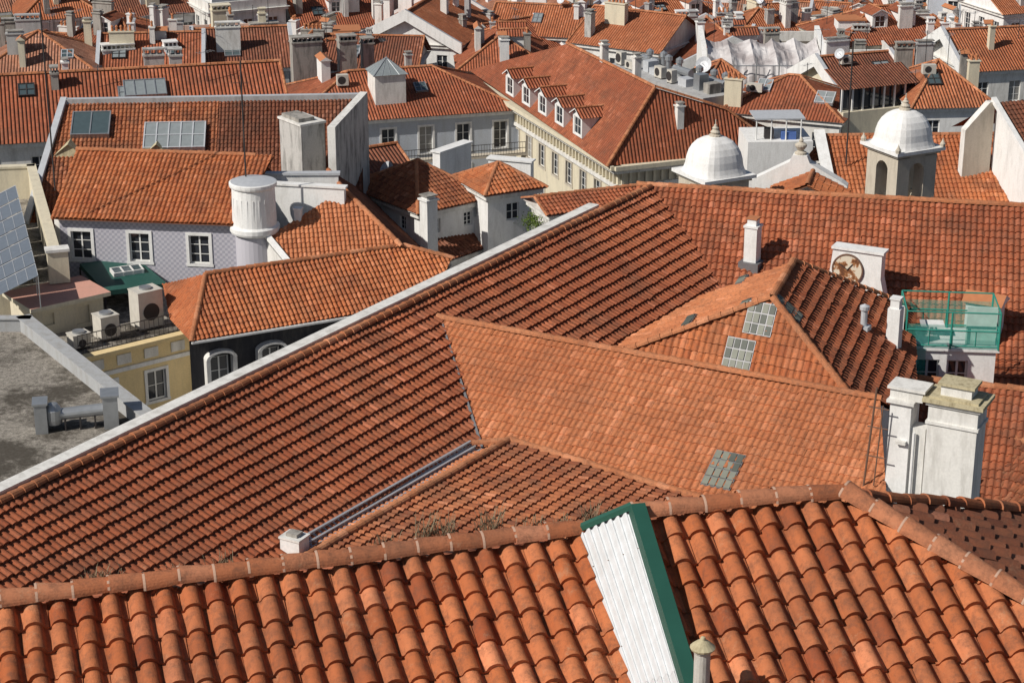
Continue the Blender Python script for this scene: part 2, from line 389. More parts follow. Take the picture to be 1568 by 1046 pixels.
def dish(b,c,r,az=-2.2):
    q=b.p('satellite_dish'); d=V((math.cos(az),math.sin(az),.5)).normalized();a=d.orthogonal().normalized();bb=d.cross(a)
    rs=[(0.0,0),(r*.5,.05*r),(r,.22*r)]
    for (r0,h0),(r1,h1) in zip(rs,rs[1:]):
        for i in range(14):
            t0=2*math.pi*i/14;t1=2*math.pi*(i+1)/14;f=lambda t,rr,h:c+(a*math.cos(t)+bb*math.sin(t))*rr+d*h
            q.poly([f(t0,r0,h0),f(t1,r0,h0),f(t1,r1,h1),f(t0,r1,h1)],LMT,smooth=True)
    q.tube(c,c-V((0,0,1.1)),.03,MET); q.tube(c,c+d*r*.9,.015,MET)
def acunit(b,c,ex,w_=.85,h=.65,d_=.35):
    q=b.p('air_conditioner'); q.box(c+V((0,0,.08)),ex,w_,d_,h,ACW)
    e=ex.normalized();n=V((e.y,-e.x,0)); cc=c+n*(d_/2+.004)+V((0,0,.08+h/2))-e*w_*.1
    q.poly([cc+e*math.cos(2*math.pi*i/12)*h*.38+V((0,0,math.sin(2*math.pi*i/12)*h*.38)) for i in range(12)],DM)
    for k in (-1,1): q.box(c+e*k*w_*.35,ex,.06,d_,.08,DM)
def antenna(b,p,h,n=5,w_=.9):
    q=b.p('antenna');q.tube(p,p+V((0,0,h)),.026,DM,5)
    a=random.uniform(0,3.1);d=V((math.cos(a),math.sin(a),0));e=V((-d.y,d.x,0));t=p+V((0,0,h-.15))
    q.tube(t-d*.6,t+d*.6,.014,MET,4)
    for i in range(n):
        c=t+d*(-.55+1.1*i/(n-1));q.tube(c-e*w_*.35,c+e*w_*.35,.009,MET,4)
def dormer(b,p,n,w_,h,dep,tmat,wall=WH2,pitch=.5):
    """p base centre of the front, n horizontal outward normal"""
    n=n.normalized();e=V((-n.y,n.x,0));Z=V((0,0,1)); L=p-e*w_/2;R=p+e*w_/2
    q=b.p('dormer')
    b.facade(L,R,p.z,p.z+h,[(w_/2,p.z+.12,w_-.5,h-.3)],wall,bars=1,depth=.08)
    for s_ in (L,R): q.poly([s_,s_-n*dep,s_-n*dep+Z*h,s_+Z*h],wall)
    t=p+Z*(h+w_/2*pitch)
    q.poly([L+Z*h,R+Z*h,t],wall)
    ov=.22; eL=p-e*(w_/2+ov)+Z*(h-ov*pitch)+n*ov; eR=p+e*(w_/2+ov)+Z*(h-ov*pitch)+n*ov; tt=t+n*ov
    for a in (eL,eR):
        pts=[a,tt,tt-n*(dep+ov)+Z*.0,a-n*(dep+ov)]
        pts=[x+Z*.06 for x in pts]; b.flat(pts,Plane(pts[0],pts[1],pts[2]),tmat,part='dormer_roof')
        q.poly([a-Z*.02,tt-Z*.02,tt+Z*.06,a+Z*.06],wall)
    b.caps(tt+Z*.05,tt-n*dep+Z*.05,.09,.4,n=4)
# ------------------------------------------------------------------ generic house
CHM=(WH,WH2,WH2,WH,CO,GY,CR,SCO)
def house(name,c,ang,w_,d_,zb,ze,roof='hip',pitch=.5,wall=WH,tmat=None,sides=(1,1,1,1),geo=False,wz=3.2,ww=1.0,wh=1.7,sur=None,wsp=2.6,floors=3,clutter=1.0,tw=.24,tl=.36,cornice=True,toff=.95,bars=2,fire=False,ndorm=0):
    tmat=tmat or MT['b_or']; ex=V((math.cos(ang),math.sin(ang),0));ey=V((-ex.y,ex.x,0));Z=V((0,0,1))
    b=B(name,V((c.x,c.y,zb)))
    c=V((c.x,c.y,0)); cor=[c-ex*w_/2-ey*d_/2,c+ex*w_/2-ey*d_/2,c+ex*w_/2+ey*d_/2,c-ex*w_/2+ey*d_/2]
    for i in range(4):
        p0,p1=cor[i],cor[(i+1)%4];L=(p1-p0).length
        if sides[i]:
            n=max(1,int(L/wsp));ops=[]
            for f in range(floors):
                for k in range(n): ops.append(((k+.5)*L/n,ze-toff-wh-f*wz,ww,wh))
            b.facade(p0,p1,zb,ze,ops,wall,sur=sur,bars=bars)
        else: b.p('walls').poly([p0+Z*zb,p1+Z*zb,p1+Z*ze,p0+Z*ze],wall,[(0,0),(L,0),(L,ze-zb),(0,ze-zb)])
    ov=.4
    if cornice:
        for i in range(4):
            p0,p1=cor[i],cor[(i+1)%4];L=(p1-p0).length;d=(p1-p0).normalized();n=V((d.y,-d.x,0))
            b.p('cornice').box((p0+p1)/2+n*.12+Z*(ze-.3),d,L+.44+.001*i,.25,.24,sur or WH)
    C=[V((q.x,q.y,ze)) for q in (c-ex*(w_/2+ov)-ey*(d_/2+ov),c+ex*(w_/2+ov)-ey*(d_/2+ov),c+ex*(w_/2+ov)+ey*(d_/2+ov),c-ex*(w_/2+ov)+ey*(d_/2+ov))]
    b.p('roof').poly(C[::-1],WH)
    hw=d_/2+ov; zr=ze+hw*pitch
    def rf(pts,g=geo):
        pts=[q+Z*.03 for q in pts];pl=Plane(pts[0],pts[1],pts[2])
        if g:b.geo(pts,pl,tmat,tw,tl)
        else:b.flat(pts,pl,tmat,tw,tl)
        return pl
    if roof=='flat':
        for i in range(4):
            p0,p1=cor[i],cor[(i+1)%4];L=(p1-p0).length;b.p('parapet').box((p0+p1)/2+Z*ze,(p1-p0),L+.2+.002*i,.25,.9,wall)
        b.p('roof').poly([V((q.x,q.y,ze+.02)) for q in cor],random.choice((GRV,POT,LMT)))
        for _ in range(5):
            p=c+ex*random.uniform(-.4,.4)*w_+ey*random.uniform(-.4,.4)*d_+Z*ze
            r_=random.random()
            if r_<.45: acunit(b,p,ex,random.uniform(.8,1.4),random.uniform(.7,1.3),.6)
            elif r_<.8: chimney(b,p,ex,random.uniform(.5,1.6),.6,random.uniform(1,2),random.choice(CHM),random.choice((0,1,3)))
            else: b.p('stair_hut').box(p-ey*.0,ex,2.4,2.2,2.3,WH2); b.p('stair_hut').box(p+Z*2.3,ex,2.7,2.5,.12,POT)
        return b,[],ex,ey
    ins=hw if roof=='hip' else 0
    if w_/2+ov<ins: ins=w_/2+ov-.05
    R0=V((*(c-ex*(w_/2+ov-ins)).xy,zr));R1=V((*(c+ex*(w_/2+ov-ins)).xy,zr))
    pls=[rf([C[0],C[1],R1,R0]),rf([C[2],C[3],R0,R1],False)]
    if roof=='hip':
        pls+= [rf([C[1],C[2],R1]),rf([C[3],C[0],R0])]
        for a,bb in ((C[0],R0),(C[1],R1),(C[2],R1),(C[3],R0)): b.caps(bb+Z*.02,a+Z*.02,.12,.45,n=4 if not geo else 6)
    else:
        for a,bb,r in ((C[0],C[3],R0),(C[1],C[2],R1)):
            iv=(ex if r is R0 else -ex)*ov
            b.p('walls').poly([a+iv,bb+iv,r+iv],wall)
            if fire:
                for g_,s_ in ((a,1),(bb,-1)):
                    P_=[r+Z*.35,g_+Z*.35,g_-Z*.7,r-Z*.7]; o1=[x+iv*.2 for x in P_];o2=[x-iv*.6 for x in P_]
                    b.p('fire_wall').poly(o1,WH2);b.p('fire_wall').poly(o2,WH2);b.p('fire_wall').poly([o1[0],o1[1],o2[1],o2[0]],LMT);b.p('fire_wall').poly([o1[1],o1[2],o2[2],o2[1]],WH2)
            else:
                b.caps(r+Z*.02,a+Z*.02,.09,.45,n=4);b.caps(r+Z*.02,bb+Z*.02,.09,.45,n=4)
    b.caps(R0+Z*.03,R1+Z*.03,.13,.45,n=4 if not geo else 6)
    def zroof(x,y): return min([pl.z(x,y) for pl in pls])
    for k in range(ndorm):
        a=((k+.5)/ndorm-.5)*(w_-2*ins*.6); p=c+ex*a-ey*(d_*.30); p.z=pls[0].z(p.x,p.y)-.1
        dormer(b,p,-ey,1.5,1.35,2.6,tmat)
    k=int(round(clutter*random.uniform(1.5,4)))
    for _ in range(k):
        a=random.uniform(-.45,.45)*w_;e=random.uniform(-.45,.45)*d_;p=c+ex*a+ey*e;p.z=zroof(p.x,p.y)
        chimney(b,p,random.choice((ex,ey)),random.choice((.45,.6,.8,1.3,2.0)),random.uniform(.4,.7),max(.6,min(1.9,zr-p.z+random.uniform(.1,.9))),random.choice(CHM),random.choice((0,0,1,2,3)))
    if clutter>0:
        for _ in range(random.choice((0,1,1,2))):
            a=random.uniform(-.35,.35)*w_;p=c+ex*a-ey*random.uniform(.12,.33)*d_;p.z=pls[0].z(p.x,p.y);skylight(b,p,pls[0],random.uniform(.7,1.4),random.uniform(.8,1.3),random.choice((SKG,SKD,SKD)),2,2,random.choice((LMT,MET,DM)))
        for _ in range(random.choice((1,2,3))):
            p=c+ex*random.uniform(-.45,.45)*w_+ey*random.uniform(-.2,.2)*d_;p.z=zroof(p.x,p.y)-.05;antenna(b,p,random.uniform(1.2,3))
        if random.random()<.35:
            p=c+ex*random.uniform(-.4,.4)*w_-ey*random.uniform(.0,.3)*d_;p.z=zroof(p.x,p.y)+.9;dish(b,p,.42)
        if random.random()<.5:
            p=c+ex*random.uniform(-.35,.35)*w_-ey*random.uniform(.1,.3)*d_;p.z=zroof(p.x,p.y)+.05;acunit(b,p,ex,random.uniform(.8,1.3),random.uniform(.6,.9),.5)
    return b,pls,ex,ey
def ehouse(name,a,bb,ze,depth,**k):
    """front eave line surveyed from a to bb at height ze"""
    p0=W(*a,ze);p1=W(*bb,ze);d=p1-p0;L=d.length;d.normalize();n=V((-d.y,d.x,0))
    ov=.4; c=(p0+p1)/2+n*(ov+depth/2)
    return house(name,c,math.atan2(d.y,d.x),L-2*ov,depth,k.pop('zb',2.0 if c.y>110 else 8.0),ze,**k)
def strip(q,a,bb,up,side,w_,hh,mat):
    dd=(bb-a).normalized(); s_=side.normalized()*w_/2; u=up.normalized()*hh
    P=[a-s_,a+s_,bb+s_,bb-s_];T=[x+u for x in P]
    q.poly(T,mat);q.poly(P[::-1],mat)
    for i in range(4):q.poly([P[i],P[(i+1)%4],T[(i+1)%4],T[i]],mat)
# ------------------------------------------------------------------ terrain
def gz(y):
    t=min(1,max(0,(y-20)/110)); return 30*(1-t*t*(3-2*t))
xs=[-3000,-800,-300,-150,-80,-40,0,40,80,150,300,800,3000]; ys=[-1500,-300,-60,0,10,20,30,40,50,60,70,80,90,100,110,120,130,160,300,800,2000,4000]
me=bpy.data.meshes.new("ground"); vs=[(x,y,gz(y)) for y in ys for x in xs]; nx=len(xs)
me.from_pydata(vs,[],[(j*nx+i,j*nx+i+1,(j+1)*nx+i+1,(j+1)*nx+i) for j in range(len(ys)-1) for i in range(nx-1)])
t=NT("cobble_paving"); ob=t.n("ShaderNodeTexCoord").outputs["Object"]
vn=t.n("ShaderNodeTexVoronoi",{"Vector":ob,"Scale":6.0}).outputs["Distance"]
me.materials.append(t.out(t.ramp(vn,[(.1,(.10,.10,.10)),(.6,(.17,.165,.155))]),.9,.2))
g=bpy.data.objects.new("ground",me);sc.collection.objects.link(g)
Z=V((0,0,1))
# ================================================================== FOREGROUND
b=B("tiled_roof_house",V((0,12,40)))
r0=W(-70,944,54.5);r1=W(884,825,54.5);d=(r1-r0).normalized();h=V((d.y,-d.x,0));
r0=r0-d*3
e=r1+h*4.2-Z*1.96; pl1=Plane(r0,r1,e); e0=r0+h*4.2-Z*1.96
b.geo([r0,r1,e,e0],pl1,MT['fg'],.206,.245,'fg')
bk=b.back(r0,r1,pl1,3.5,MT['b_red']);b.caps(r0+Z*.05,r1+Z*.05,.095,.28,n=12,mat=MT['capf'],mort=True)
b.skirt([bk[0],bk[1],e,e0],30,WH,.25)
b.done()
b=B("tiled_roof_house",V((5,12,40)))
q0=W(968,800,54.85);q1=W(1290,770,54.85);d2=(q1-q0).normalized();h2=V((d2.y,-d2.x,0));tp=.466
e0=q0+h2*5-Z*5*tp; hipd=(d2+h2)
e1=q1+hipd*5-Z*5*tp
pl2=Plane(q0,q1,e0)
b.geo([q0,q1,e1,e0],pl2,MT['fg'],.206,.245,'fg')
pl3=Plane(q1,e1,q1+(d2-h2)*5-Z*5*.40)
bh=pl3.hit(1575,790); bh=q1+(bh-q1)*1.6
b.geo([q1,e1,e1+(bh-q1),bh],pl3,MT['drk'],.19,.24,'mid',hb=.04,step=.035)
b.caps(q0+Z*.05,q1+Z*.06,.095,.28,n=12,mat=MT['capf'],mort=True);b.caps(q1+Z*.07,e1+Z*.07,.10,.28,n=12,mat=MT['capf'],mort=True);b.caps(q1+Z*.03,bh+Z*.03,.07,.30,n=8,mat=MT['old'])
b.flat([q0,q1,bh,q0-h2*4-Z*2.4],Plane(q0,q1,q0-h2*4-Z*2.4),MT['b_red'])
b.skirt([q0,e0,e1,e1+(bh-q1),bh],30,WH,.3)
b.done()
b=B("corrugated_cladding_panel",V((1,14,52)))
pa=r1+Z*.03-d*.03; pb=q0+Z*.10
n=8; N_=n*10; q=b.p('sheet')
def corr(i): return 0.017*math.cos(i*n*2*math.pi)
for i in range(N_):
    f0,f1=i/N_,(i+1)/N_
    A=lambda f,t:(pa.lerp(pb,f))+((h.lerp(h2,f))*t)-Z*(t*.466)+Z*corr(f)
    for t0,t1 in ((-.0,1.45),(1.43,4.2)):
        o_=Z*(.006 if t0==0 else 0); q.poly([A(f0,t0)+o_,A(f1,t0)+o_,A(f1,t1)+o_,A(f0,t1)+o_],WCR,smooth=True)
for t_ in (.35,1.1,1.85):
    for k in range(0,n,2):
        f=(k+1)/n; 
        if f<1: q.ring(pa.lerp(pb,f)+h*t_-Z*(t_*.466)+Z*.02,[(.010,0),(.007,.006),(0,.008)],RST,8)
q=b.p('green_trim')
strip(q,pb-Z*.02+d2*.03,pb-Z*.02+d2*.03+h2*4.3-Z*4.3*.466,pl2.n,d2,.12,.13,GRM)
strip(q,pa+Z*.02-h*.02,pb+Z*.02-h*.02,Z,h,.05,.05,GRM)
q.poly([pa-Z*.6-h*.05,pb-Z*.6-h*.05,pb-h*.05,pa-h*.05],WH)
b.done()
c=pl2.hit(1072,1095);b=B("vent_pipe",c); q=b.p('pipe'); q.ring(c-Z*.2,[(.064,0),(.062,.74),(.070,.75),(.070,.79),(.05,.80)],plaster("pipe_paint",(.50,.48,.44),.75,(.16,.11,.07),sc_=6),16)
q.ring(c,[(0,.585),(.092,.575),(.097,.59),(.05,.632),(.022,.65),(.018,.672),(0,.68)],LICH,16)
q.ring(c,[(.10,-.05),(.10,.03),(.07,.05)],LICH,14)
b.done()
# weeds behind the ridge
b=B("dry_weeds",r0); q=b.p('weeds')
for u,s_ in ((165,.5),(345,.5),(588,.6),(663,1.1),(693,1.0),(760,1.1),(830,.4),(915,.8),(935,.5),(870,.4),(150,.45),(270,.25)):
    base=W(u,944-(u+70)*.1247-8,54.5)-h*.14+Z*.02
    if u>885: base=W(u,812,54.5)-h*.1
    for k in range(int(85*s_)):
        a=random.uniform(0,6.28);l=random.uniform(.06,.24)*s_;o_=base+d*random.gauss(0,.055)-h*random.uniform(0,.12)
        t_=o_+V((math.cos(a)*l*.6,math.sin(a)*l*.6,l));m_=o_.lerp(t_,.5)+Z*.02;wv=V((-math.sin(a),math.cos(a),0))*.0025
        q.poly([o_-wv,o_+wv,m_+wv,m_-wv],DRY);q.poly([m_-wv,m_+wv,t_],DRY)
b.done()
# ================================================================== MIDDLE ROOFS
ra=W(0,767,40);rb=W(992,287,40);dr=(rb-ra).normalized();hr=V((dr.y,-dr.x,0))
ra=ra-dr*9
sl=math.tan(math.radians(28))
ea=ra+hr*13-Z*13*sl;eb=rb+hr*13-Z*13*sl
P1=Plane(ra,rb,ea)
b=B("long_tiled_roof_building",ra.lerp(rb,.5)-Z*20)
b.geo([ra,rb,eb,ea],P1,MT['red'],.22,.43,step=.095,hb=.04)
b.caps(ra+hr*.1,rb+hr*.1,.14,.42,n=6)
b.skirt([ra,rb,eb,ea],16,WH)
q=b.p('parapet'); pc=ra-hr*.36;pd=W(915,312,40.2);pd=ra+dr*((pd-ra).dot(dr))-hr*.36
q.box((pc+pd)/2-Z*18,(pd-pc),(pd-pc).length,.34,18.1,WH2)
q.box((pc+pd)/2+Z*.1,(pd-pc),(pd-pc).length+.02,.44,.07,WH)
q=b.p('gutter')
g0=P1.hit(440,852)+P1.n*.05;g1=P1.hit(724,688)+P1.n*.05
for k,(o_,ww_,hh) in enumerate(((0,.42,.05),(-.2,.05,.16),(.02,.05,.14),(.22,.05,.16))):
    strip(q,g0+P1.D*o_,g1+P1.D*o_,P1.n,P1.D,ww_,hh,MET if k==0 else LMT)
b.done()
# perpendicular bright wing
s0=W(600,474.5,39.5);s1=W(1348,613,39.5);ds=(s1-s0).normalized();hs=V((ds.y,-ds.x,0))
P2=Plane(s0,s1,s0+hs*5-Z*5*sl)
b=B("tiled_roof_wing",s0.lerp(s1,.5)-Z*15)
t2=11; z2=Z*t2*sl
s1e=P2.hit(1362,830)
b.geo([s0,s1,s1e,s0+hs*t2-z2],P2,MT['lit'],.20,.335,hb=.04,step=.042)
b.caps(W(622,479,39.5)+Z*.02,s1+Z*.02,.13,.4,n=6)
bk=b.back(s0+ds*.6,s1,P2,5,MT['b_red'])
b.skirt([bk[0],s0,s0+hs*t2-z2,s1e,s1,bk[1]],16,WH)
vd=P1.n.cross(P2.n).normalized()
if vd.z>0:vd=-vd
for i in range(400):
    p=s0+ds*(i*.02)
    if P1.z(p.x,p.y)<39.5: break
vp=p
strip(b.p('valley'),vp+Z*.02,vp+vd*8+Z*.02,Z,ds,.10,.08,LEAD)
glasstiles(b,P2.hit(1108,722),P2,4,4)
b.done()
# low wing with hip against it
A3=P2.hit(780,682)+Z*.12;B3=P2.hit(1010,752)+Z*.1;B3=A3+(B3-A3)*1.6;C3=W(500,838,A3.z);C3=A3+(C3-A3)*1.5
P3=Plane(A3,B3,C3)
b=B("low_tiled_wing",A3-Z*10)
b.geo([A3,B3,B3+(C3-A3),C3],P3,MT['old'],.22,.38,step=.075)
G=P1.hit(715,703)-Z*.05;P3b=Plane(A3,C3,G+Z*.1)
dn=(G-A3); b.geo([A3,C3,C3+dn*1.05,A3+dn*1.05],P3b,MT['lit'],.22,.34)
b.caps(A3+Z*.04,C3+Z*.04,.13,.4,n=6);b.caps(A3+Z*.04,B3+Z*.04,.13,.4,n=6)
b.caps(P1.hit(722,690)+Z*.2,A3+Z*.02,.11,.4,n=6)
b.done()
c=P1.hit(452,850); b=B("small_white_chimney",c); b.p('shaft').box(c-Z*.8,ds,.62,.5,1.35,WH2); b.p('cap').box(c+Z*.55,ds,.68,.56,.06,WH);b.p('flue').box(c+Z*.61,ds,.36,.3,.1,CO);b.done()
# back-right long roof
m0=W(975,284,40);m1=W(1568,317,40);dm=(m1-m0).normalized();hm=V((dm.y,-dm.x,0));m1=m1+dm*8
P5=Plane(m0,m1,m0+hm*5-Z*5*math.tan(math.radians(29)))
b=B("long_tiled_roof_building",m0.lerp(m1,.5)-Z*20)
z5=Z*15*math.tan(math.radians(29))
b.geo([m0,m1,m1+hm*15-z5,m0+hm*15-z5],P5,MT['red'],.23,.36,step=.065)
bk=b.back(m0,m1,P5,7,MT['b_red']);b.caps(m0,m1,.14,.42,n=6)
b.skirt([bk[0],bk[1],m1,m1+hm*15-z5,m0+hm*15-z5,m0],14,WH)
b.done()
# hipped roof
zA=41.5
A4=W(1215,403,zA);B4=W(1182,459,zA);Lf=W(955,541,39.3);Rf=W(1300,608,39.3)
PL=Plane(A4,B4,Lf);PF=Plane(B4,Lf,Rf);PR=Plane(A4,B4,Rf)
b=B("hipped_tiled_roof_house",B4-Z*15)
ext=lambda p,o_,k:o_+(p-o_)*k
Lf2=ext(Lf,B4,1.15);Rf2=ext(Rf,B4,1.2)
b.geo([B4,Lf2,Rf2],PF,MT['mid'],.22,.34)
b.geo([A4,B4,Rf2,PR.hit(1400,640),PR.hit(1400,475)],PR,MT['red'],.22,.43,step=.095)  # slope turned from the sun: darker tile, its shade put into the colour
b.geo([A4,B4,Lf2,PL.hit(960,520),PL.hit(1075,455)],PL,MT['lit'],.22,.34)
b.caps(A4+Z*.04,B4+Z*.04,.13,.4,n=6);b.caps(B4+Z*.04,Lf2+Z*.04,.13,.4,n=6);b.caps(B4+Z*.04,Rf2+Z*.04,.13,.4,n=6)
b.caps(A4+Z*.04,PR.hit(1400,475)+Z*.04,.12,.4,n=6)
for pl,u,v,nx_,ny_ in ((PF,1165,489,4,3),(PF,1130,552,4,4),(PR,1205,475,3,3),(PL,1137,431,3,1),(PL,1056,494,4,1),(PL,1142,468,3,1)):
    glasstiles(b,pl.hit(u,v),pl,nx_,ny_)
b.skirt([A4,PL.hit(1075,455),Lf2,Rf2,PR.hit(1400,640),PR.hit(1400,475)],18,WH)
c=PR.hit(1322,505);b.p('vent').ring(c-Z*.3,[(.11,0),(.11,1.0),(.16,1.0),(.16,1.12),(0,1.2)],LMT,12);b.p('vent').box(c-Z*.1,ds,.4,.4,.25,LMT)
b.done()
c=P5.hit(1151,405);b=B("white_chimney",c);q=b.p('shaft');q.box(c-Z*1,ds,.5,.5,2.5,WH2);q.box(c+Z*1.5,ds,.58,.58,.08,WH2);q.box(c+Z*1.58,ds,.36,.36,.25,WH2);q.box(c+Z*1.83,ds,.44,.44,.05,POT);b.p('flashing').box(c-Z*.3,ds,.8,.8,.45,LEAD);b.done()
c=P5.hit(1505,512);b=B("white_chimney",c);chimney(b,c,ds,1.2,.9,1.25,WH2,2,'shaft');b.done()
c=W(1367,541,38.6);b=B("white_chimney",c);q=b.p('shaft');q.box(c-Z*2,ds,.42,.42,3.6,WH2);q.box(c+Z*1.2,ds,.3,.3,.7,WH2);q.box(c+Z*1.9,ds,.36,.36,.06,WH2);b.done()
# clock
c=P5.hit(1312,459);b=B("rooftop_clock",c);q=b.p('clock_wall')
nn=V((-.45,-.89,0)).normalized();e=V((-nn.y,nn.x,0))
pr=[(-1.3,-1.2),(1.3,-1.2),(1.12,.2),(.92,1.0),(.92,1.95),(-.95,1.95),(-1.02,1.2),(-1.15,.3)]
fr_=[c+e*x+Z*z+nn*.25 for x,z in pr];bkp=[p-nn*.5 for p in fr_]
q.poly(fr_,WH2);q.poly(bkp[::-1],WH2)
for i in range(len(pr)):
    j=(i+1)%len(pr);q.poly([fr_[i],bkp[i],bkp[j],fr_[j]],WH2)
q.box(c+Z*1.95,e,2.0,.65,.09,WH2)
def disc(q,cc,n_,r,th,mat,seg=32,inner=0):
    e_=V((-n_.y,n_.x,0))
    f=lambda t,rr,k:cc+(e_*math.cos(t)+Z*math.sin(t))*rr+n_*k
    for i in range(seg):
        t0=2*math.pi*i/seg;t1=2*math.pi*(i+1)/seg
        q.poly([f(t0,r,0),f(t1,r,0),f(t1,r,th),f(t0,r,th)],mat)
        if inner: q.poly([f(t0,r,th),f(t1,r,th),f(t1,inner,th),f(t0,inner,th)],mat);q.poly([f(t0,inner,th),f(t1,inner,th),f(t1,inner,0),f(t0,inner,0)],mat)
    if not inner:q.poly([f(2*math.pi*i/seg,r,th) for i in range(seg)],mat)
q=b.p('clock_face');cc=c+nn*.25+Z*1.22-e*.34
disc(q,cc,nn,.55,.06,CLK);disc(q,cc,nn,.60,.08,RST,32,.55)
for a,l in ((.9,.3),(2.6,.4)):
    q.tube(cc+nn*.08,cc+nn*.08+(e*math.cos(a)+Z*math.sin(a))*l,.018,DM,4)
b.done()
# large chimney stack, standing at the verge of the wing
c=W(1456,752,38.0);b=B("large_chimney_stack",c);q=b.p('main_shaft')
q.box(c-Z*6,ds,1.42,.95,8.9,WH);q.box(c+Z*2.15,ds,1.52,1.05,.09,WH);q.box(c+Z*2.72,ds,1.56,1.08,.1,WH);q.box(c+Z*2.82,ds,1.74,1.25,.11,LICH);q.box(c+Z*2.93,ds,1.4,1.0,.07,LICH);q.box(c+Z*3.0,ds,.88,.62,.3,WH);q.box(c+Z*3.3,ds,1.06,.76,.08,LICH)
c2=c-ds*1.50+hs*.1
q=b.p('side_shaft');q.box(c2-Z*6,ds,.62,.8,8.6,WH2);q.box(c2+Z*2.6,ds,.80,1.0,.09,WH)
q.box(c2+Z*2.69+ds*.12,ds,.95,.66,.3,WH);q.box(c2+Z*2.99+ds*.12,ds,1.1,.8,.08,WH)
q.box(c2+Z*1.4+hs*.45+ds*.1,ds,.3,.18,.1,WH)
q.box(c2-Z*6+ds*.52+hs*.05,ds,.44,.5,7.9,WH)
q.tube(c2+ds*.45+hs*.42-Z*3,c2+ds*.45+hs*.42+Z*1.8,.045,WH2,8)
b.done()
p=P2.hit(1322,745);b=B("roof_access_pole",p);q=b.p('pole')
t1=p+Z*3.1;q.tube(p,t1+ds*.2,.03,RST,6);q.tube(p+ds*.3+Z*.1,t1+ds*.42-Z*.5,.02,RST,6)
for k in (1.0,1.9,2.5):q.tube(p+Z*k,p+Z*k+ds*.6,.02,RST,5)
b.done()
# turquoise netted terrace
c=W(1450,583,37.0);b=B("netted_roof_terrace",c);q=b.p('room')
es=V((.99,-.1,0)).normalized();en=V((es.y,-es.x,0))
b.facade(c-es*1.45,c+es*1.55,35,38.1,[(.75,36.75,.8,1.0),(1.75,36.75,.7,1.0)],WH2,bars=1,glass=GLS)
for s_ in (-1.45,1.55): q.poly([c+es*s_+V((0,0,-2)),c+es*s_-en*2-Z*2,c+es*s_-en*2+Z*1.1,c+es*s_+Z*1.1],WH2)
q.box(c-en*1.0+Z*1.1+es*.05,es,3.2,2.2,.1,WH2)
q=b.p('frame');f0=c+Z*1.2
cs=[f0-es*1.5+en*.1,f0+es*1.6+en*.1,f0+es*1.6-en*2.0,f0-es*1.5-en*2.0]
for p in cs+[f0+es*.0+en*.1,f0-en*2+es*.1]:q.tube(p,p+Z*1.3,.035,GRN)
for i in range(4):
    for k in (.1,.65,1.3):q.tube(cs[i]+Z*k,cs[(i+1)%4]+Z*k,.028,GRN,5)
    for f in (.25,.5,.75):
        p=cs[i].lerp(cs[(i+1)%4],f);q.tube(p+Z*.1,p+Z*.65,.02,GRN,5)
q=b.p('netting')
for i,hh in ((0,.85),(1,1.25),(2,1.0),(3,1.25)):
    q.poly([cs[i]+Z*.02,cs[(i+1)%4]+Z*.02,cs[(i+1)%4]+Z*hh,cs[i]+Z*hh],NET)
q.poly([cs[0]-Z*1.3+en*.25,cs[0]-Z*1.3+es*.7+en*.25,cs[0]+es*.7+en*.02,cs[0]+en*.02],NET)
b.p('screen').box(f0+es*1.05-en*.4,es,1.0,.06,1.35,simple("pale_green_sheet",(.45,.62,.56),.6))
b.p('white_post').box(f0-es*1.75-Z*1.5,es,.3,.3,2.9,WH2)
b.p('table').box(f0-en*1.2-es*.5+Z*.4,es,.8,.6,.05,WH2);b.p('table').box(f0-en*1.2-es*.5,es,.1,.1,.4,WH2)
b.done()
# right edge roofs
b=B("tiled_roof_house",W(1550,640,36))
k0=W(1350,575,37.6);k1=W(1640,606,37.6);dk=(k1-k0).normalized();hk=V((dk.y,-dk.x,0));Pk=Plane(k0,k1,k0+hk*4-Z*1.9)
b.geo([k0,k1,k1+hk*6-Z*2.85,k0+hk*6-Z*2.85],Pk,MT['red'],.23,.36,step=.06);b.caps(k0,k1,.14,.4);bk=b.back(k0,k1,Pk,2,MT['b_red']);b.skirt([bk[0],bk[1],k1+hk*6-Z*2.85,k0+hk*6-Z*2.85],16,WH)
b.done()
b=B("tiled_roof_house",W(1560,720,34))
j0=W(1495,655,36.6);j1=W(1640,700,36.6);dk=(j1-j0).normalized();hk=V((dk.y,-dk.x,0));Pk=Plane(j0,j1,j0+hk*4-Z*1.9)
b.geo([j0,j1,j1+hk*6-Z*2.85,j0+hk*6-Z*2.85],Pk,MT['old'],.22,.42,step=.08);b.caps(j0,j1,.14,.4);b.back(j0,j1,Pk,2,MT['b_red']);b.skirt([j0,j1,j1+hk*6-Z*2.85,j0+hk*6-Z*2.85],16,WH)
b.caps(j0+Z*.05,j0+hk*5+dk*3.4-Z*2.3,.13,.4,LICH);b.done()
# ================================================================== LEFT SIDE
def wins(p0,p1,us,u0,u1,zb,w_,h_):
    L=(p1-p0).length; return [((u-u0)/(u1-u0)*L,zb,w_,h_) for u in us]
ze=32.5;E0=W(86,335,ze);E1=W(360,345,ze);dd=(E1-E0).normalized();nn=V((dd.y,-dd.x,0))
b=B("azulejo_facade_building",E0.lerp(E1,.5)-Z*16)
f0=E0-nn*.4;f1=E1-nn*.4
b.facade(f0,f1,18,ze,wins(f0,f1,(118,208,300),86,360,ze-.75-1.5,1.05,1.5)+wins(f0,f1,(118,208,300),86,360,ze-4.4-1.5,1.05,1.5),AZ,sur=WH2,glass=GLS)
b.p('cornice').box((f0+f1)/2+nn*.12+Z*(ze-.32),dd,(f1-f0).length,.3,.26,WH2)
b.p('cornice').box((f0+f1)/2+nn*.05+Z*(ze-3.1),dd,(f1-f0).length,.12,.3,WH2)
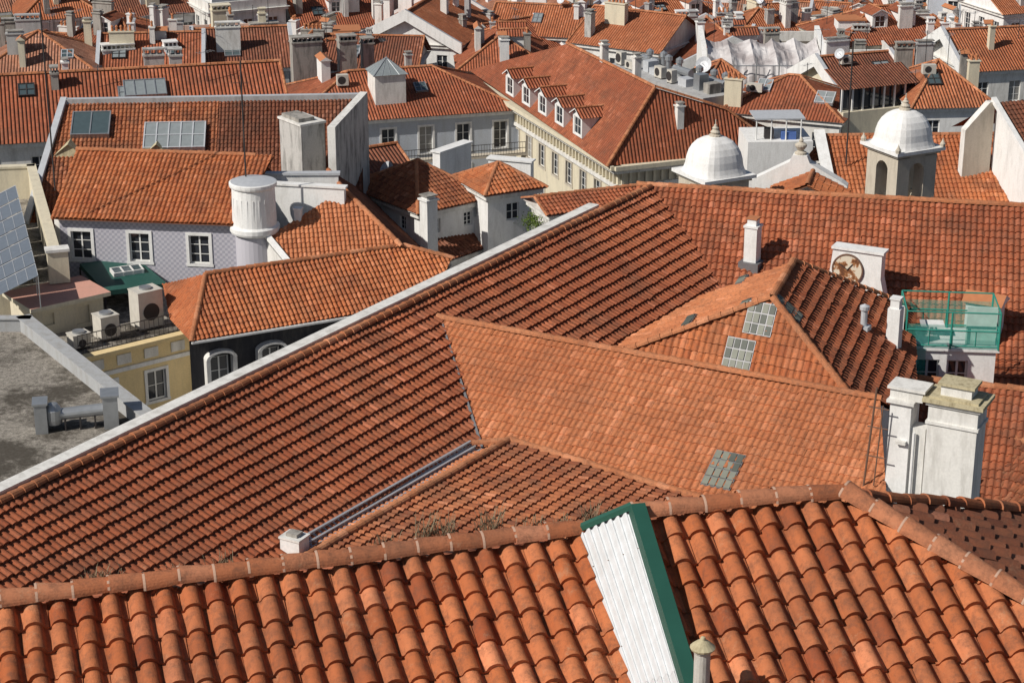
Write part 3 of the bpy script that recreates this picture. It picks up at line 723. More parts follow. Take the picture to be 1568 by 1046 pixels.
E0x=E0-dd*.3
R0=E0x-nn*4.6+Z*2.35;R1=E1-nn*4.6+Z*2.35;pl=Plane(E0x,E1,R0)
b.geo([E0x,E1,R1+dd*1,R0],pl,MT['mid'],.24,.36,hb=.07);b.caps(R0,R1,.14,.42);bk=b.back(R0,R1,pl,4,MT['b_red'])
b.skirt([f0,E0x-nn*.5,bk[0],bk[1],f1],16,WH,skip=(4,))
b.done()
# turret
tc=W(387,276,34.7);b=B("round_turret",tc-Z*10);q=b.p('drum')
tb=V((tc.x,tc.y,0))
q.ring(tb,[(1.0,18),(1.0,32.1)],AZ,28);q.ring(tb,[(1.05,31.95),(1.22,32.05),(1.26,32.15),(1.26,32.35),(1.12,32.45),(1.08,34.35),(1.18,34.42),(1.2,34.5),(1.2,34.62),(1.12,34.66)],WH2,28)
q.ring(tb,[(1.12,34.66),(.6,34.72),(0,34.75)],LMT,28)
for k in range(9):
    a=-2.6+k*.28; q.box(tb+V((math.cos(a)*1.085,math.sin(a)*1.085,32.9)),V((-math.sin(a),math.cos(a),0)),.05,.05,1.0,WH2)
ea=W(418,282,33.75);eb=W(528,288,33.75);q=b.p('attic_wall');q.box((ea+eb)/2-Z*4,(eb-ea),(eb-ea).length,.35,4,WH2);q.box((ea+eb)/2,(eb-ea),(eb-ea).length+.2,.5,.1,WH2)
ec=W(350,268,33.9);ed=W(518,267,33.9);q.box((ec+ed)/2-Z*3,(ed-ec),(ed-ec).length,.3,3,WH2);q.box((ec+ed)/2,(ed-ec),(ed-ec).length+.2,.45,.12,LMT)
b.done()
# hipped roof by the turret
A=W(526,291,33.4);A2=W(503,262,33.4);Ea=W(408,365,31.9);Eb=W(614,378,31.4)
b=B("hipped_tiled_roof_house",A-Z*12)
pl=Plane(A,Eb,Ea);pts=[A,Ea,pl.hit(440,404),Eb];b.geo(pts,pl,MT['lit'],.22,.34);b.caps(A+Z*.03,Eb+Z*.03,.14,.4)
pr_=Plane(A,A2,Eb);p2=[A,Eb,pr_.hit(700,402),pr_.hit(603,283),A2];b.geo(p2,pr_,MT['drk'],.22,.34)  # shaded side of this hip; the dark tile carries the shade as colour
b.caps(A2,A,.13,.4);b.skirt(pts,16,WH);b.skirt(p2,16,WH)
c=pr_.hit(567,300);b.p('vent').tube(c,c+Z*.5,.1,RST,8)
strip(b.p('coping'),Ea+Z*.1,pl.hit(440,404)+Z*.1,Z,V((1,0,0)),.3,.15,WH2)
c=pl.hit(457,335);b.p('vent').box(c-Z*.2,dd,.35,.35,.7,WH2);b.p('vent').box(c+Z*.5,dd,.45,.45,.08,WH2)
b.done()
# front roof with dark facade
zr=31.35;ze=29.3
K0=W(315,421,zr);K1=W(618,377,zr);F0=W(293,524,ze);pl=Plane(K0,K1,F0)
b=B("dark_facade_building",K0.lerp(K1,.5)-Z*14)
F0=pl.hit(293,524);F1_=pl.hit(660,462);K2=pl.hit(692,396)
b.geo([K0,K1,K2,F1_,F0],pl,MT['mid'],.23,.36,hb=.075)
pq=Plane(K0,F0,W(262,440,30.2));b.geo([K0,F0,pq.hit(262,490),pq.hit(250,436)],pq,MT['mid'],.23,.36,hb=.075)
b.caps(K0+Z*.02,K1+Z*.02,.14,.4);b.caps(K1,K2,.14,.4);b.caps(K0+Z*.02,F0+Z*.02,.13,.4)
df=(F1_-F0);df.z=0;df.normalize();nf=V((df.y,-df.x,0));g0=F0-nf*.35;g1=F1_-nf*.35
cx_=[(W(u,540,ze-1.2)-g0).dot(df) for u in (326,418,505)]
b.facade(g0,g1,14,ze-.05,[(x,ze-2.55,.95,1.5) for x in cx_],DK,bars=1,sur=None)
for x in cx_:
    cc=g0+df*x;cc.z=ze-1.05
    q=b.p('window_hoods')
    for i in range(10):
        t0=math.pi*i/10;t1=math.pi*(i+1)/10
        f=lambda t,k,r:cc+df*math.cos(t)*r*.85+Z*(math.sin(t)*r*.42)+nf*k
        q.poly([f(t0,0,.9),f(t1,0,.9),f(t1,.45,.9),f(t0,.45,.9)],WH,smooth=True)
        q.poly([f(t0,.45,.9),f(t1,.45,.9),f(t1,.45,.68),f(t0,.45,.68)],WH)
    for s_ in (-1,1): q.box(V((cc.x,cc.y,ze-2.7))+df*s_*.66+nf*.2,df,.2,.42,1.65,WH)
    q.box(V((cc.x,cc.y,ze-2.85))+nf*.22,df,1.7,.5,.14,WH)
b.p('gutter').box((F0+F1_)/2-Z*.12+nf*.05,df,(F1_-F0).length,.16,.1,WH2)
b.skirt([K0,K1,K2,g1,g0],14,WH,.3,skip=(3,))
b.done()
# yellow building
ze=28.6;Y0=W(125,548,ze);Y1=W(291,508,ze);dy=(Y1-Y0).normalized();ny=V((dy.y,-dy.x,0));b=B("yellow_building",Y0.lerp(Y1,.5)-Z*12)
L=(Y1-Y0).length
b.facade(Y0,Y1,14,ze,[(L*.66,ze-3.05,1.0,1.5),(L*.2,ze-3.05,1.0,1.5)],YE,sur=WH2,bars=1,glass=GLS)
for z_,pj,hh in ((-.0,.5,.14),(-.14,.35,.16),(-1.15,.16,.2)): b.p('cornice').box(Y0.lerp(Y1,.5)+ny*(pj/2-.05)+Z*(z_),dy,L+.3,pj,hh,YE if z_>-1 else WH2)
for i in range(4): b.p('panels').box(Y0.lerp(Y1,(i+.5)/4)+ny*.02-Z*.8,dy,L/4-.7,.06,.5,WH)
bk0=Y0-ny*9-dy*3.0;bk1=Y1-ny*9;Yl=Y0-dy*3.0-ny*.4
b.p('terrace').poly([Yl+Z*.1,Y0-ny*.4+Z*.1,Y0+Z*.1,Y1+Z*.1,bk1+Z*.1,bk0+Z*.1],GRV)
for a_,c_ in ((Y1,bk1),(bk1,bk0),(bk0,Yl),(Yl,Y0-ny*.4)): b.p('walls').poly([V((a_.x,a_.y,14)),V((c_.x,c_.y,14)),c_+Z*.1,a_+Z*.1],CR)
q=b.p('railing')
for k in (.5,1.0): q.tube(Y0-ny*.3+Z*k,Y1-ny*.3+Z*k,.025,DM,5)
for i in range(24):
    p=Y0.lerp(Y1,i/23)-ny*.3;q.tube(p,p+Z*1.0,.014,DM,5)
b.done()
b=B("rooftop_shed",W(110,485,28.7));q=b.p('walls')
c=W(116,508,28.7)-ny*.3;b.facade(c-dy*2.0,c+dy*1.7,28.6,30.1,[(.8,29.2,.6,.6),(2.6,28.9,.7,.9)],CR,bars=0);q.box(c-ny*1.32-dy*.15-Z*.1,dy,3.7,2.4,1.55,CR);b.p('roof').box(c-ny*1.2+Z*1.45-dy*.15,dy,4.2,3.2,.2,CR,top=SAL);b.done()
b=B("green_canopy",W(190,440,30));q=b.p('roof');a=[W(122,404,30.2),W(205,392,30.2),W(256,434,29.8),W(160,446,29.8)]
q.poly(a,DGR);q.poly([p-Z*.25 for p in a][::-1],DGR)
for i in range(4):q.poly([a[i],a[(i+1)%4],a[(i+1)%4]-Z*.25,a[i]-Z*.25],DGR);q.tube(a[i]-Z*.2,a[i]-Z*2.2,.05,DM)
skp=Plane(a[0],a[1],a[2]);skylight(b,(a[0]+a[1]+a[2]+a[3])/4+Z*.05+skp.U*.3,skp,1.5,.7,SKD,3,1,FRM);b.done()
for u,v,w_,h_,d_ in ((226,492,1.3,1.8,1.0),(164,510,.95,1.1,.9),(122,524,.9,.6,.7)):
    c=W(u,v+8,28.72);b=B("air_conditioner",c);q=b.p('casing');q.box(c+Z*.1,dy,w_,d_,h_,ACW);q.box(c+Z*(.1+h_),dy,w_+.06,d_+.06,.05,ACW)
    q=b.p('fan_grille');disc(q,c+ny*(d_/2)+Z*(h_*.5),ny,min(w_,h_)*.33,.03,DM,18)
    q.ring(c+Z*(h_+.15),[(.3,0),(.3,.1),(.26,.1),(.0,.08)],MET,14)
    for s_ in (-1,1): b.p('feet').box(c+dy*s_*w_*.35,dy,.1,d_,.1,DM)
    b.done()
# parapet building with solar panels at left edge
b=B("cream_parapet_building",W(20,330,30));z=32.0
c0=W(-120,262,z);c1=W(48,256,z);c2=W(84,384,z);c3=W(-90,400,z)
for a_,c_ in ((c1,c2),(c0,c1)):
    L=(c_-a_).length;b.p('parapet').box((a_+c_)/2-Z*4,(c_-a_),L+.3,.4,4,CR);b.p('parapet').box((a_+c_)/2,(c_-a_),L+.4,.5,.12,CR)
dx=(c3-c2).normalized();b.p('parapet').box(c2-Z*1.6-dx*.1,dx,1.0,.6,1.6,CR);b.p('parapet').box(c2-dx*.1,dx,1.15,.75,.14,WH)
b.p('roof').poly([c0-Z*1.8,c1-Z*1.8,c2-Z*1.8,c3-Z*1.8],GRV);b.skirt([c0,c1,c2,c3],14,CR,1.7)
sp_=Plane(W(28,290,31.9),W(62,420,31.9),W(-40,420,30.8))
for i in range(7):
    f=lambda k:(24+k*5,288+k*20)
    u0_,v0_=f(i);u1_,v1_=f(i+.9)
    pts=[sp_.hit(u0_,v0_),sp_.hit(u1_,v1_),sp_.hit(u1_-75,v1_+38),sp_.hit(u0_-75,v0_+38)]
    b.p('solar_panels').poly([p+Z*.12 for p in pts],SOL)
    for g_ in (0,.2,.4,.6,.8,1): b.p('panel_rails').tube(pts[0].lerp(pts[3],g_)+Z*.13,pts[1].lerp(pts[2],g_)+Z*.13,.014,LMT,4)
    strip(b.p('panel_rails'),pts[0]+Z*.08,pts[3]+Z*.08,Z,(pts[1]-pts[0]),.08,.06,LMT)
    for g_ in (0,1): b.p('panel_rails').tube(pts[1-g_]+Z*.1,pts[1-g_]-Z*1.5,.03,MET)
b.done()
# gravel flat roof
b=B("flat_gravel_roof_building",W(60,600,25));z=30.0
pts=[W(-120,506,z),W(40,506,z),W(232,660,z),W(150,700,z),W(60,760,z),W(-120,760,z)]
b.p('roof').poly(pts,GRV);b.skirt(pts,12,GY,0)
CN=plaster("light_concrete",(.38,.39,.40),.6)
for a_,c_,t_ in ((pts[0],pts[1],.4),(pts[1],pts[2],.55)):
    b.p('parapet').box((a_+c_)/2-Z*.5,(c_-a_),(c_-a_).length+.5,t_,1.1,CN);b.p('parapet').box((a_+c_)/2+Z*.6,(c_-a_),(c_-a_).length+.6,t_+.12,.06,CN)
b.done()
c=W(120,655,z);b=B("ventilation_duct",c);e=V((.98,.2,0)).normalized();q=b.p('duct')
q.box(c-e*1.45,e,.5,.8,1.25,MET);q.box(c+e*1.35+Z*.0,e,.6,.85,1.4,MET)
q.tube(c-e*1.0+Z*.65,c+e*1.1+Z*.75,.25,MET,16);q.ring(c-e*.95+Z*.3,[(.33,0),(.36,.2),(.36,.6),(.2,.85),(0,.9)],MET,16)
q.box(c+e*1.35+Z*1.4,e,.75,1.0,.08,MET);q.box(c-e*1.45+Z*1.25,e,.62,.9,.08,MET)
for k in (-.5,.1,.7): q.box(c+e*k,e,.06,.5,.45,DM)
b.done()
# big roof with skylights behind
b=B("skylight_roof_building",W(300,200,20))
a0=W(98,158,34.7);a1=W(553,150,34.7);dd=(a1-a0).normalized();hh=V((dd.y,-dd.x,0));pl=Plane(a0,a1,a0+hh*5-Z*2.6)
e0=a0+hh*9-Z*4.7;e1=a1+hh*9-Z*4.7
mid=pl.hit(335,155)
b.geo([a0,mid,mid+hh*9-Z*4.7,e0-dd*1.2],pl,MT['old'],.23,.34,hb=.06)
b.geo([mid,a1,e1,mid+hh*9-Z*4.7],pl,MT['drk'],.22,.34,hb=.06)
b.p('coping').box(a0.lerp(a1,.5)-Z*1,dd,(a1-a0).length+.4,.4,1.25,GY,top=LMT)
strip(b.p('coping'),a0+Z*.1,e0-dd*1.2+Z*.1,Z,dd,.35,.25,LMT)
b.skirt([a0,a1,e1,e0-dd*1.2],8,GY)
skylight(b,pl.hit(140,195),pl,2.1,1.9,SKD,2,1,MET,.3);skylight(b,pl.hit(268,213),pl,3.4,2.1,SKG,5,2,LMT,.3)
for u in (105,240):
    c=pl.hit(u,243);X=dd*1.0
    b.p('roof_hatches').poly([c-X+Z*.0,c+X,c+Z*.8-hh*.2],LICH);b.p('roof_hatches').poly([c+X,c+X-hh*1.5,c+Z*.8-hh*1.5,c+Z*.8],LICH);b.p('roof_hatches').poly([c-X,c-X-hh*1.5,c+Z*.8-hh*1.5,c+Z*.8],LICH)
b.done()
b=B("party_wall",W(530,200,30));a=W(507,195,35.5);c_=W(557,141,36.0);dw=(c_-a);dw.z=0;dw.normalize()
q=b.p('wall');sd=V((dw.y,-dw.x,0))
prf=[V((a.x,a.y,24)),V((c_.x,c_.y,24)),c_,a]
A_=[p+sd*.22 for p in prf];B_=[p-sd*.22 for p in prf];q.poly(A_,SCO);q.poly(B_[::-1],SCO)
for i in range(4):q.poly([A_[i],A_[(i+1)%4],B_[(i+1)%4],B_[i]],WH)
b.done()
c=W(462,185,35.0);b=B("rooftop_stair_block",c);q=b.p('block');q.box(c-Z*5,V((.80,.6,0)),1.5,2.3,5,SCO);q.box(c,V((.80,.6,0)),1.65,2.45,.12,WH)
q.box(c+V((-.2,0,.12)),V((.80,.6,0)),1.0,1.8,.2,CO);b.done()
# ---- houses of the middle left
kw=dict(clutter=0)
b,_,ex,ey=ehouse("white_tiled_house",(640,330),(756,304),30.2,6.5,roof='hip',tmat=MT['old'],geo=True,wall=WH2,ww=.6,wh=.8,wsp=2.2,toff=.6,zb=12,floors=2,**kw)
c=W(657,368,28.8);chimney(b,c,ex,.7,.7,2.3,WH2,0);b.done()
b,_,ex,ey=ehouse("white_tiled_house",(742,302),(838,288),31.0,3.6,roof='hip',tmat=MT['mid'],geo=True,wall=WH2,ww=.8,wh=1.0,wsp=2,toff=.7,zb=12,floors=1,bars=1,**kw)
b.done()
b,_,ex,ey=ehouse("tiled_lean_to",(690,400),(830,352),27.6,4.5,roof='gable',tmat=MT['drk'],geo=True,wall=WH,zb=14,floors=1,**kw);b.done()
b,_,ex,ey=ehouse("tiled_house",(838,332),(1010,312),31.0,2.8,roof='gable',pitch=.3,tmat=MT['red'],geo=True,zb=10,floors=1,**kw);b.done()
b,_,ex,ey=ehouse("tiled_house",(566,296),(650,282),29.0,6,roof='gable',tmat=MT['b_br'],wall=GY,zb=8,floors=1,clutter=0);dish(b,W(594,262,31.2),.55,-2.4);b.done()
b=B("white_roof_parapet",W(785,250,30));a=W(750,242,29);c_=W(815,248,29);b.p('wall').box((a+c_)/2-Z*6,(c_-a),(c_-a).length,.6,6,WH2);b.p('coping').box((a+c_)/2,(c_-a),(c_-a).length+.2,.8,.1,WH2);b.done()
b=B("white_roof_parapet",W(690,215,30));a=W(668,234,29);c_=W(716,218,29);b.p('wall').box((a+c_)/2-Z*6,(c_-a),(c_-a).length,.6,6,WH2);b.p('coping').box((a+c_)/2,(c_-a),(c_-a).length+.2,.8,.1,WH2);b.done()
# bush
b=B("roof_garden_shrub",W(832,340,29.5));q=b.p('foliage')
for cl in range(14):
    c0=W(random.uniform(812,858),random.uniform(328,346),random.uniform(29.8,30.4))
    for i in range(110):
        v_=V((random.gauss(0,.28),random.gauss(0,.28),random.gauss(0,.18)));c=c0+v_;n_=V((random.gauss(0,1),random.gauss(0,1),random.gauss(.5,1))).normalized();a=n_.orthogonal().normalized()*.07;bb=n_.cross(a)*.6;q.poly([c-a,c+bb,c+a,c-bb],FOL)
q=b.p('stems')
for i in range(6):
    p=W(random.uniform(815,855),342,29.6);q.tube(p-Z*1.2,p+Z*.2,.03,RST,5)
b.done()
# ================================================================== FAR
R=MT
b,pls,ex,ey=ehouse("balcony_building",(440,194),(804,169),25.0,11,roof='hip',pitch=.42,tmat=MT['b_red'],wall=LB,sur=WH2,ww=1.05,wh=2.1,wsp=2.6,toff=.85,clutter=1)
p0=W(560,190,25)-V((0,0,3.1));p1=W(812,172,25)-V((0,0,3.1));q=b.p('balcony');dl=(p1-p0);q.box((p0+p1)/2-ey*.5,dl,dl.length,1.0,.15,ST)
for k in (.15,.6,1.05):q.tube(p0-ey*.95+Z*k,p1-ey*.95+Z*k,.03,DM,4)
for i in range(60):
    p=p0.lerp(p1,i/59)-ey*.95;q.tube(p,p+Z*1.05,.018,DM,4)
b.done()
b,pls,ex,ey=ehouse("tiled_roof_building",(-60,226),(450,196),30.6,11,roof='gable',pitch=.5,tmat=MT['b_red'],wall=WH,clutter=1.2)
skylight(b,pls[0].hit(222,138),pls[0],2.6,1.5,SKG,4,1,MET,.2);b.done()
# dormer building
E0=W(722,112,25.5);E1=W(930,256,25.5);E2=W(1195,230,25.5)
b=B("dormer_building",E1-Z*20)
Ra=W(868,68,30.2);Rb=W(1003,135,30.2)
pl=Plane(Ra,Rb,E1);pf=Plane(Rb,E1,E2)
E0=pl.hit(718,108)
b.flat([Ra,Rb,E1,E0],pl,MT['b_red'],.26,.38);Rc=pf.hit(1110,168)
b.flat([Rb,E1,E2,Rc],pf,MT['b_red'],.26,.38)
bk=b.back(Rb,Ra,pl,7,MT['b_red']);b.flat([Rb,Rc,E2+V((4,8,-2)),bk[0]],Plane(Rb,Rc,bk[0]),MT['b_red'])
for a,c_ in ((Ra,Rb),(Rb,E1),(Rb,Rc),(Rc,E2)):b.caps(a+Z*.03,c_+Z*.03,.14,.5,n=4)
de=(E1-E0);de.z=0;Le=de.length;de.normalize();ne=V((de.y,-de.x,0))
f0=E0-ne*.5;f1=E1-ne*.5+V((.3,.4,0));f2=E2+V((-.3,.6,0))
f0.z=f1.z=f2.z=E1.z
ops=[(x,25.5-3.7-k*3.3,1.1,1.7) for k in range(3) for x in np.arange(1.5,Le-1,2.6)]
b.facade(f0,f1,2,25.5,ops,CR,sur=ST)
L2=(f2-f1).length;ops=[(x,25.5-4.2-k*3.3,1.1,1.7) for k in range(3) for x in np.arange(1.5,L2-1,2.7)]
b.facade(f1,f2,2,25.5,ops,CR,sur=ST)
for a,c_ in ((f0,f1),(f1,f2)):
    dd=(c_-a).normalized();nn=V((dd.y,-dd.x,0));L=(c_-a).length
    b.p('cornice').box((a+c_)/2+nn*.35-Z*.25,dd,L+1,.8,.3,CR);b.p('cornice').box((a+c_)/2+nn*.2-Z*.55,dd,L+.6,.5,.3,WH)
    b.p('cornice').box((a+c_)/2+nn*.1-Z*1.7,dd,L+.3,.3,.25,WH)
    for i in range(int(L/.6)): b.p('balusters').box(a+dd*(i*.6+.3)+nn*.12-Z*1.4,dd,.18,.16,.8,CR)
for i in range(5):
    f=[(784,143),(809,158),(834,172),(860,188),(888,205)][i]
    p=pl.hit(*f);dormer(b,p-Z*.15+ne*.2,ne,1.7,1.55,3.4,MT['b_red'])
for u,v in ((975,110),(925,90),(1040,185)):
    c=(pl if u<1000 else pf).hit(u,v);chimney(b,c,de,.5,.5,1.0,WH,0)
b.skirt([Ra,bk[1],bk[0],Rb],2,CR)
b.done()
# bell towers
def tower(u,vc,Y,half,rise,name,belfry,deg):
    z=CZ-Y*math.tan(PIT+math.atan((vc-523)/F)); p=W(u,vc,z); b=B(name,V((p.x,p.y,z-10)));c=V((p.x,p.y,0))
    ang=math.radians(deg);ex=V((math.cos(ang),math.sin(ang),0));q=b.p('shaft')
    if belfry:
        ey=V((-ex.y,ex.x,0));hz=2.5
        q.box(c+Z*(z-14),ex,half*1.72,half*1.72,14-hz-.3,ST)
        for sx in (-1,1):
            for sy in (-1,1): q.box(c+ex*sx*half*.59+ey*sy*half*.59+Z*(z-hz-.3),ex,half*.54,half*.54,hz+.1,ST)
        for n_ in (ex,-ex,ey,-ey):
            t_=V((-n_.y,n_.x,0));r=half*.33
            for i in range(8):
                a0=math.pi*i/8;a1=math.pi*(i+1)/8
                def f(a,top,k): return c+n_*(half*.855-k)+t_*math.cos(a)*r+Z*((z-.15) if top else (z-.95+math.sin(a)*r*1.0))
                q.poly([f(a0,0,0),f(a1,0,0),f(a1,1,0),f(a0,1,0)],ST);q.poly([f(a0,0,0),f(a1,0,0),f(a1,0,.4),f(a0,0,.4)],ST)
            q.box(c+n_*(half*.8)+Z*(z-hz-.3),t_,half*.8,.1,.45,ST)
        b.p('bell').ring(c+Z*(z-1.9),[(.42,0),(.3,.25),(.22,.6),(0,.7)],RST,14)
        q.box(c+Z*(z-hz-.5),ex,half*1.9,half*1.9,.2,WH)
    else: q.box(c+Z*(z-14),ex,half*1.75,half*1.75,13.9,ST)
    q=b.p('cornice');q.box(c+Z*(z-.12),ex,half*1.9,half*1.9,.14,ST);q.box(c+Z*(z+.02),ex,half*2.12,half*2.12,.16,WH2)
    q=b.p('dome')
    prof=[(1.0,0),(.95,.08),(.90,.2),(.87,.38),(.81,.56),(.71,.72),(.56,.86),(.37,.95),(.15,1.0),(0.0,1.01)]
    seg=32
    def pt(r,h_,a):
        ca,sa=math.cos(a),math.sin(a);m=(abs(ca)**3.2+abs(sa)**3.2)**(-1/3.2)
        return c+V((0,0,z+.18+h_*rise))+ex*ca*r*half*m+V((-ex.y,ex.x,0))*sa*r*half*m
    for (r0_,h0),(r1_,h1) in zip(prof,prof[1:]):
        for i in range(seg):
            a0=2*math.pi*i/seg;a1=2*math.pi*(i+1)/seg;P_=[pt(r0_,h0,a0),pt(r0_,h0,a1),pt(r1_,h1,a1),pt(r1_,h1,a0)]
            if r1_<.001:P_=P_[:3]
            q.poly(P_,WH2,smooth=True)
    b.p('finial').ring(c+Z*(z+.18+rise),[(.30,-.05),(.30,.05),(.18,.08),(.24,.18),(.13,.3),(.16,.38),(.08,.45),(.08,.5),(0,.6)],ST,12)
    b.p('finial').tube(c+Z*(z+rise+.6),c+Z*(z+rise+.95),.025,ST,6)
    if belfry:
        for sx,sy in ((1,1),(-1,1),(1,-1),(-1,-1)): b.p('finial').ring(c+ex*sx*half*.98+V((-ex.y,ex.x,0))*sy*half*.98+Z*(z+.18),[(.12,0),(.14,.15),(.05,.3),(0,.45)],ST,8)
    b.done()
tower(1093,268,92,1.38,1.75,"bell_tower",False,28)
tower(1382,226,93,1.36,1.70,"bell_tower",True,28)
# white church gable
c=W(1222,290,34.5);b=B("church_gable",c);e=V((.97,-.25,0)).normalized();nn=V((e.y,-e.x,0));q=b.p('gable')
gp=[(-2.6,-3),(2.4,-3),(2.4,.3),(2.1,.5),(.5,1.35),(.35,1.7),(-.35,1.7),(-.5,1.35),(-2.6,.15)]
f_=[c+e*x+Z*z for x,z in gp];k_=[p-nn*.7 for p in f_];q.poly(f_,WH2);q.poly(k_[::-1],WH2)
for i in range(len(gp)):q.poly([f_[i],k_[i],k_[(i+1)%len(gp)],f_[(i+1)%len(gp)]],WH2)
b.p('urn').ring(c-nn*.35+Z*1.7,[(.3,0),(.3,.1),(.14,.18),(.30,.42),(.30,.5),(.10,.62),(.12,.7),(0,.9)],ST,14)
t_=c+nn*.2+e*.7+Z*1.0
for s_ in (1,-1):
    pts=[t_,t_+nn*2.5,t_+nn*2.5+e*2.0*s_-Z*.9,t_+e*2.0*s_-Z*.9];b.geo(pts,Plane(*pts[:3]),MT['mid'],.23,.34)
b.caps(t_,t_+nn*2.5,.12,.4)
b.done()
# roof behind towers
b=B("tiled_roof_building",W(1400,250,20));a0=W(1262,209,33);a1=W(1560,206,33);dd=(a1-a0).normalized();hh=V((dd.y,-dd.x,0));pl=Plane(a0,a1,a0+hh*5-Z*2.6)
b.geo([a0,a1,a1+hh*12-Z*6.24,a0+hh*12-Z*6.24],pl,MT['mid'],.24,.37);bk=b.back(a0,a1,pl,6,MT['b_red']);b.caps(a0,a1,.14,.5,n=4);b.skirt([bk[0],bk[1],a1+hh*12-Z*6.24,a0+hh*12-Z*6.24],4,WH)
strip(b.p('coping'),a0+Z*.1-dd*.3,a0+hh*6-Z*3.0-dd*.3,Z,dd,.6,.3,WH2);b.done()
b=B("white_gabled_building",W(1545,250,25));a0=W(1526,158,35.5);a1=W(1640,150,35.5);dd=(a1-a0).normalized();hh=V((dd.y,-dd.x,0));pl=Plane(a0,a1,a0+hh*5-Z*2.6)
b.geo([a0,a1,a1+hh*12-Z*6.24,a0+hh*12-Z*6.24],pl,MT['drk'],.24,.37);b.back(a0,a1,pl,5,MT['b_red']);b.skirt([a0,a1,a1+hh*12-Z*6.24,a0+hh*12-Z*6.24],4,WH2)
strip(b.p('coping'),a0+Z*.1-dd*.2,a0+hh*12-Z*6.1-dd*.2,Z,dd,.3,.25,WH2)
c=a0-dd*.2;gw=[c-Z*5,c-dd*1.7-Z*5,c-dd*1.7-Z*1.4,c-dd*.3+Z*.1,c+Z*.1]
b.p('gable_wall').poly([p-hh*.3 for p in gw],SCO);b.p('gable_wall').poly([p+hh*.2 for p in gw],ST)
for i in range(5):b.p('gable_wall').poly([gw[i]-hh*.3,gw[(i+1)%5]-hh*.3,gw[(i+1)%5]+hh*.2,gw[i]+hh*.2],WH)
b.done()
specs=[
 ("white_dormer_building",(1288,74),(1478,62),24.5,9,dict(roof='hip',tmat=R['b_red'],wall=WH2,wsp=3.2,ww=1.1,wh=1.8,toff=.8,clutter=.6,sur=ST,ndorm=2)),
 ("tiled_house",(1095,172),(1292,190),26.0,8,dict(roof='hip',tmat=R['b_red'],wall=WH,clutter=.3)),
 ("tiled_house",(1395,168),(1530,165),27.0,9,dict(roof='hip',tmat=R['b_or'],wall=WH2,clutter=1)),
 ("tiled_house",(1290,150),(1402,140),26.0,8,dict(roof='gable',tmat=R['b_br'],wall=CR,clutter=.6,fire=True)),
 ("tiled_house",(1478,112),(1640,104),26.0,9,dict(roof='gable',tmat=R['b_or'],wall=WH,clutter=1,fire=True)),
 ("cream_house",(632,66),(768,58),22.0,9,dict(roof='hip',tmat=R['b_or'],wall=CR,clutter=.8,sur=WH)),
 ("cream_house",(742,100),(868,78),22.0,9,dict(roof='gable',tmat=R['b_red'],wall=WH2,clutter=1,fire=True)),
 ("tiled_house",(300,110),(450,104),25.5,9,dict(roof='gable',tmat=R['b_br'],wall=GY,clutter=2,fire=True)),
 ("tiled_house",(-40,118),(150,112),26.5,9,dict(roof='hip',tmat=R['b_pk'],wall=WH,clutter=2)),
 ("tiled_house",(150,112),(310,108),26.0,8,dict(roof='gable',tmat=R['b_red'],wall=WH,clutter=2,fire=True)),
 ("tiled_house",(868,66),(1010,84),25.0,9,dict(roof='gable',tmat=R['b_or'],wall=WH,clutter=1)),
 ("cream_house",(1085,124),(1142,122),26.6,3.5,dict(roof='hip',tmat=R['b_or'],wall=CR,clutter=0,wsp=1.5,ww=.7,wh=.9,toff=.5)),
 ("tiled_house",(450,108),(640,112),23.5,8,dict(roof='gable',tmat=R['b_br'],wall=GY,clutter=1.4)),
]
for nm,a,c_,z,dp,k in specs: ehouse(nm,a,c_,z,dp,**k)[0].done()
for u,v,w_,h_ in ((470,118,2.4,2.8),(532,112,1.4,2.6),(340,62,1.6,2.6),(563,108,.9,2.2),(405,72,2.4,1.6),(182,100,2.6,1.3),(262,98,1.1,1.4)):
    c=W(u,v,26.0);b=B("concrete_chimney_stack",c);chimney(b,c,V((.9,.3,0)),w_,1.0,h_,{340:CR,262:WH2,182:WH}.get(u,CO),3,'shaft');b.done()
c=W(592,122,27.4);b=B("roof_lantern",c);q=b.p('base');e=V((.95,.3,0)).normalized();ey_=V((-e.y,e.x,0));q.box(c-Z*2,e,2.4,2.4,2.6,WH)
ap=c+Z*1.7;k_=[c+Z*.6+e*sx*1.35+ey_*sy*1.35 for sx,sy in ((-1,-1),(1,-1),(1,1),(-1,1))]
for i in range(4):
    b.p('glass').poly([k_[i],k_[(i+1)%4],ap],SKG)
    b.p('glazing_bars').tube(k_[i],ap,.05,MET,4)
    for f in (.25,.5,.75): b.p('glazing_bars').tube(k_[i].lerp(k_[(i+1)%4],f),ap.lerp(k_[i].lerp(k_[(i+1)%4],f),.12),.025,MET,4)
b.done()
# tarp covered building
b=B("construction_tarp",W(1170,80,24));q=b.p('sheet');o_=W(1088,104,26.3);o2=W(1262,104,26.3);dd=(o2-o_);Ld=dd.length;dd.normalize();nb=V((-dd.y,dd.x,0))
nu,nv=70,30
gp=[[None]*(nv+1) for _ in range(nu+1)]
for i in range(nu+1):
    for j in range(nv+1):
        f=j/nv; s_=i/nu
        z=(-4+min(1,f*3)*4.2)+ max(0,f-.33)*1.6 - .4*abs(math.sin(s_*5*math.pi))*min(1,f*3) + noise.fractal(V((i*.10,j*.12,0)),1,2,4)*.25
        gp[i][j]=o_+dd*(Ld*s_)+nb*(max(0,f-.25)*7+noise.noise(V((i*.45,j*.08,1)))*.25)+Z*z
for i in range(nu):
    for j in range(nv): q.poly([gp[i][j],gp[i+1][j],gp[i+1][j+1],gp[i][j+1]],TRP,smooth=True)
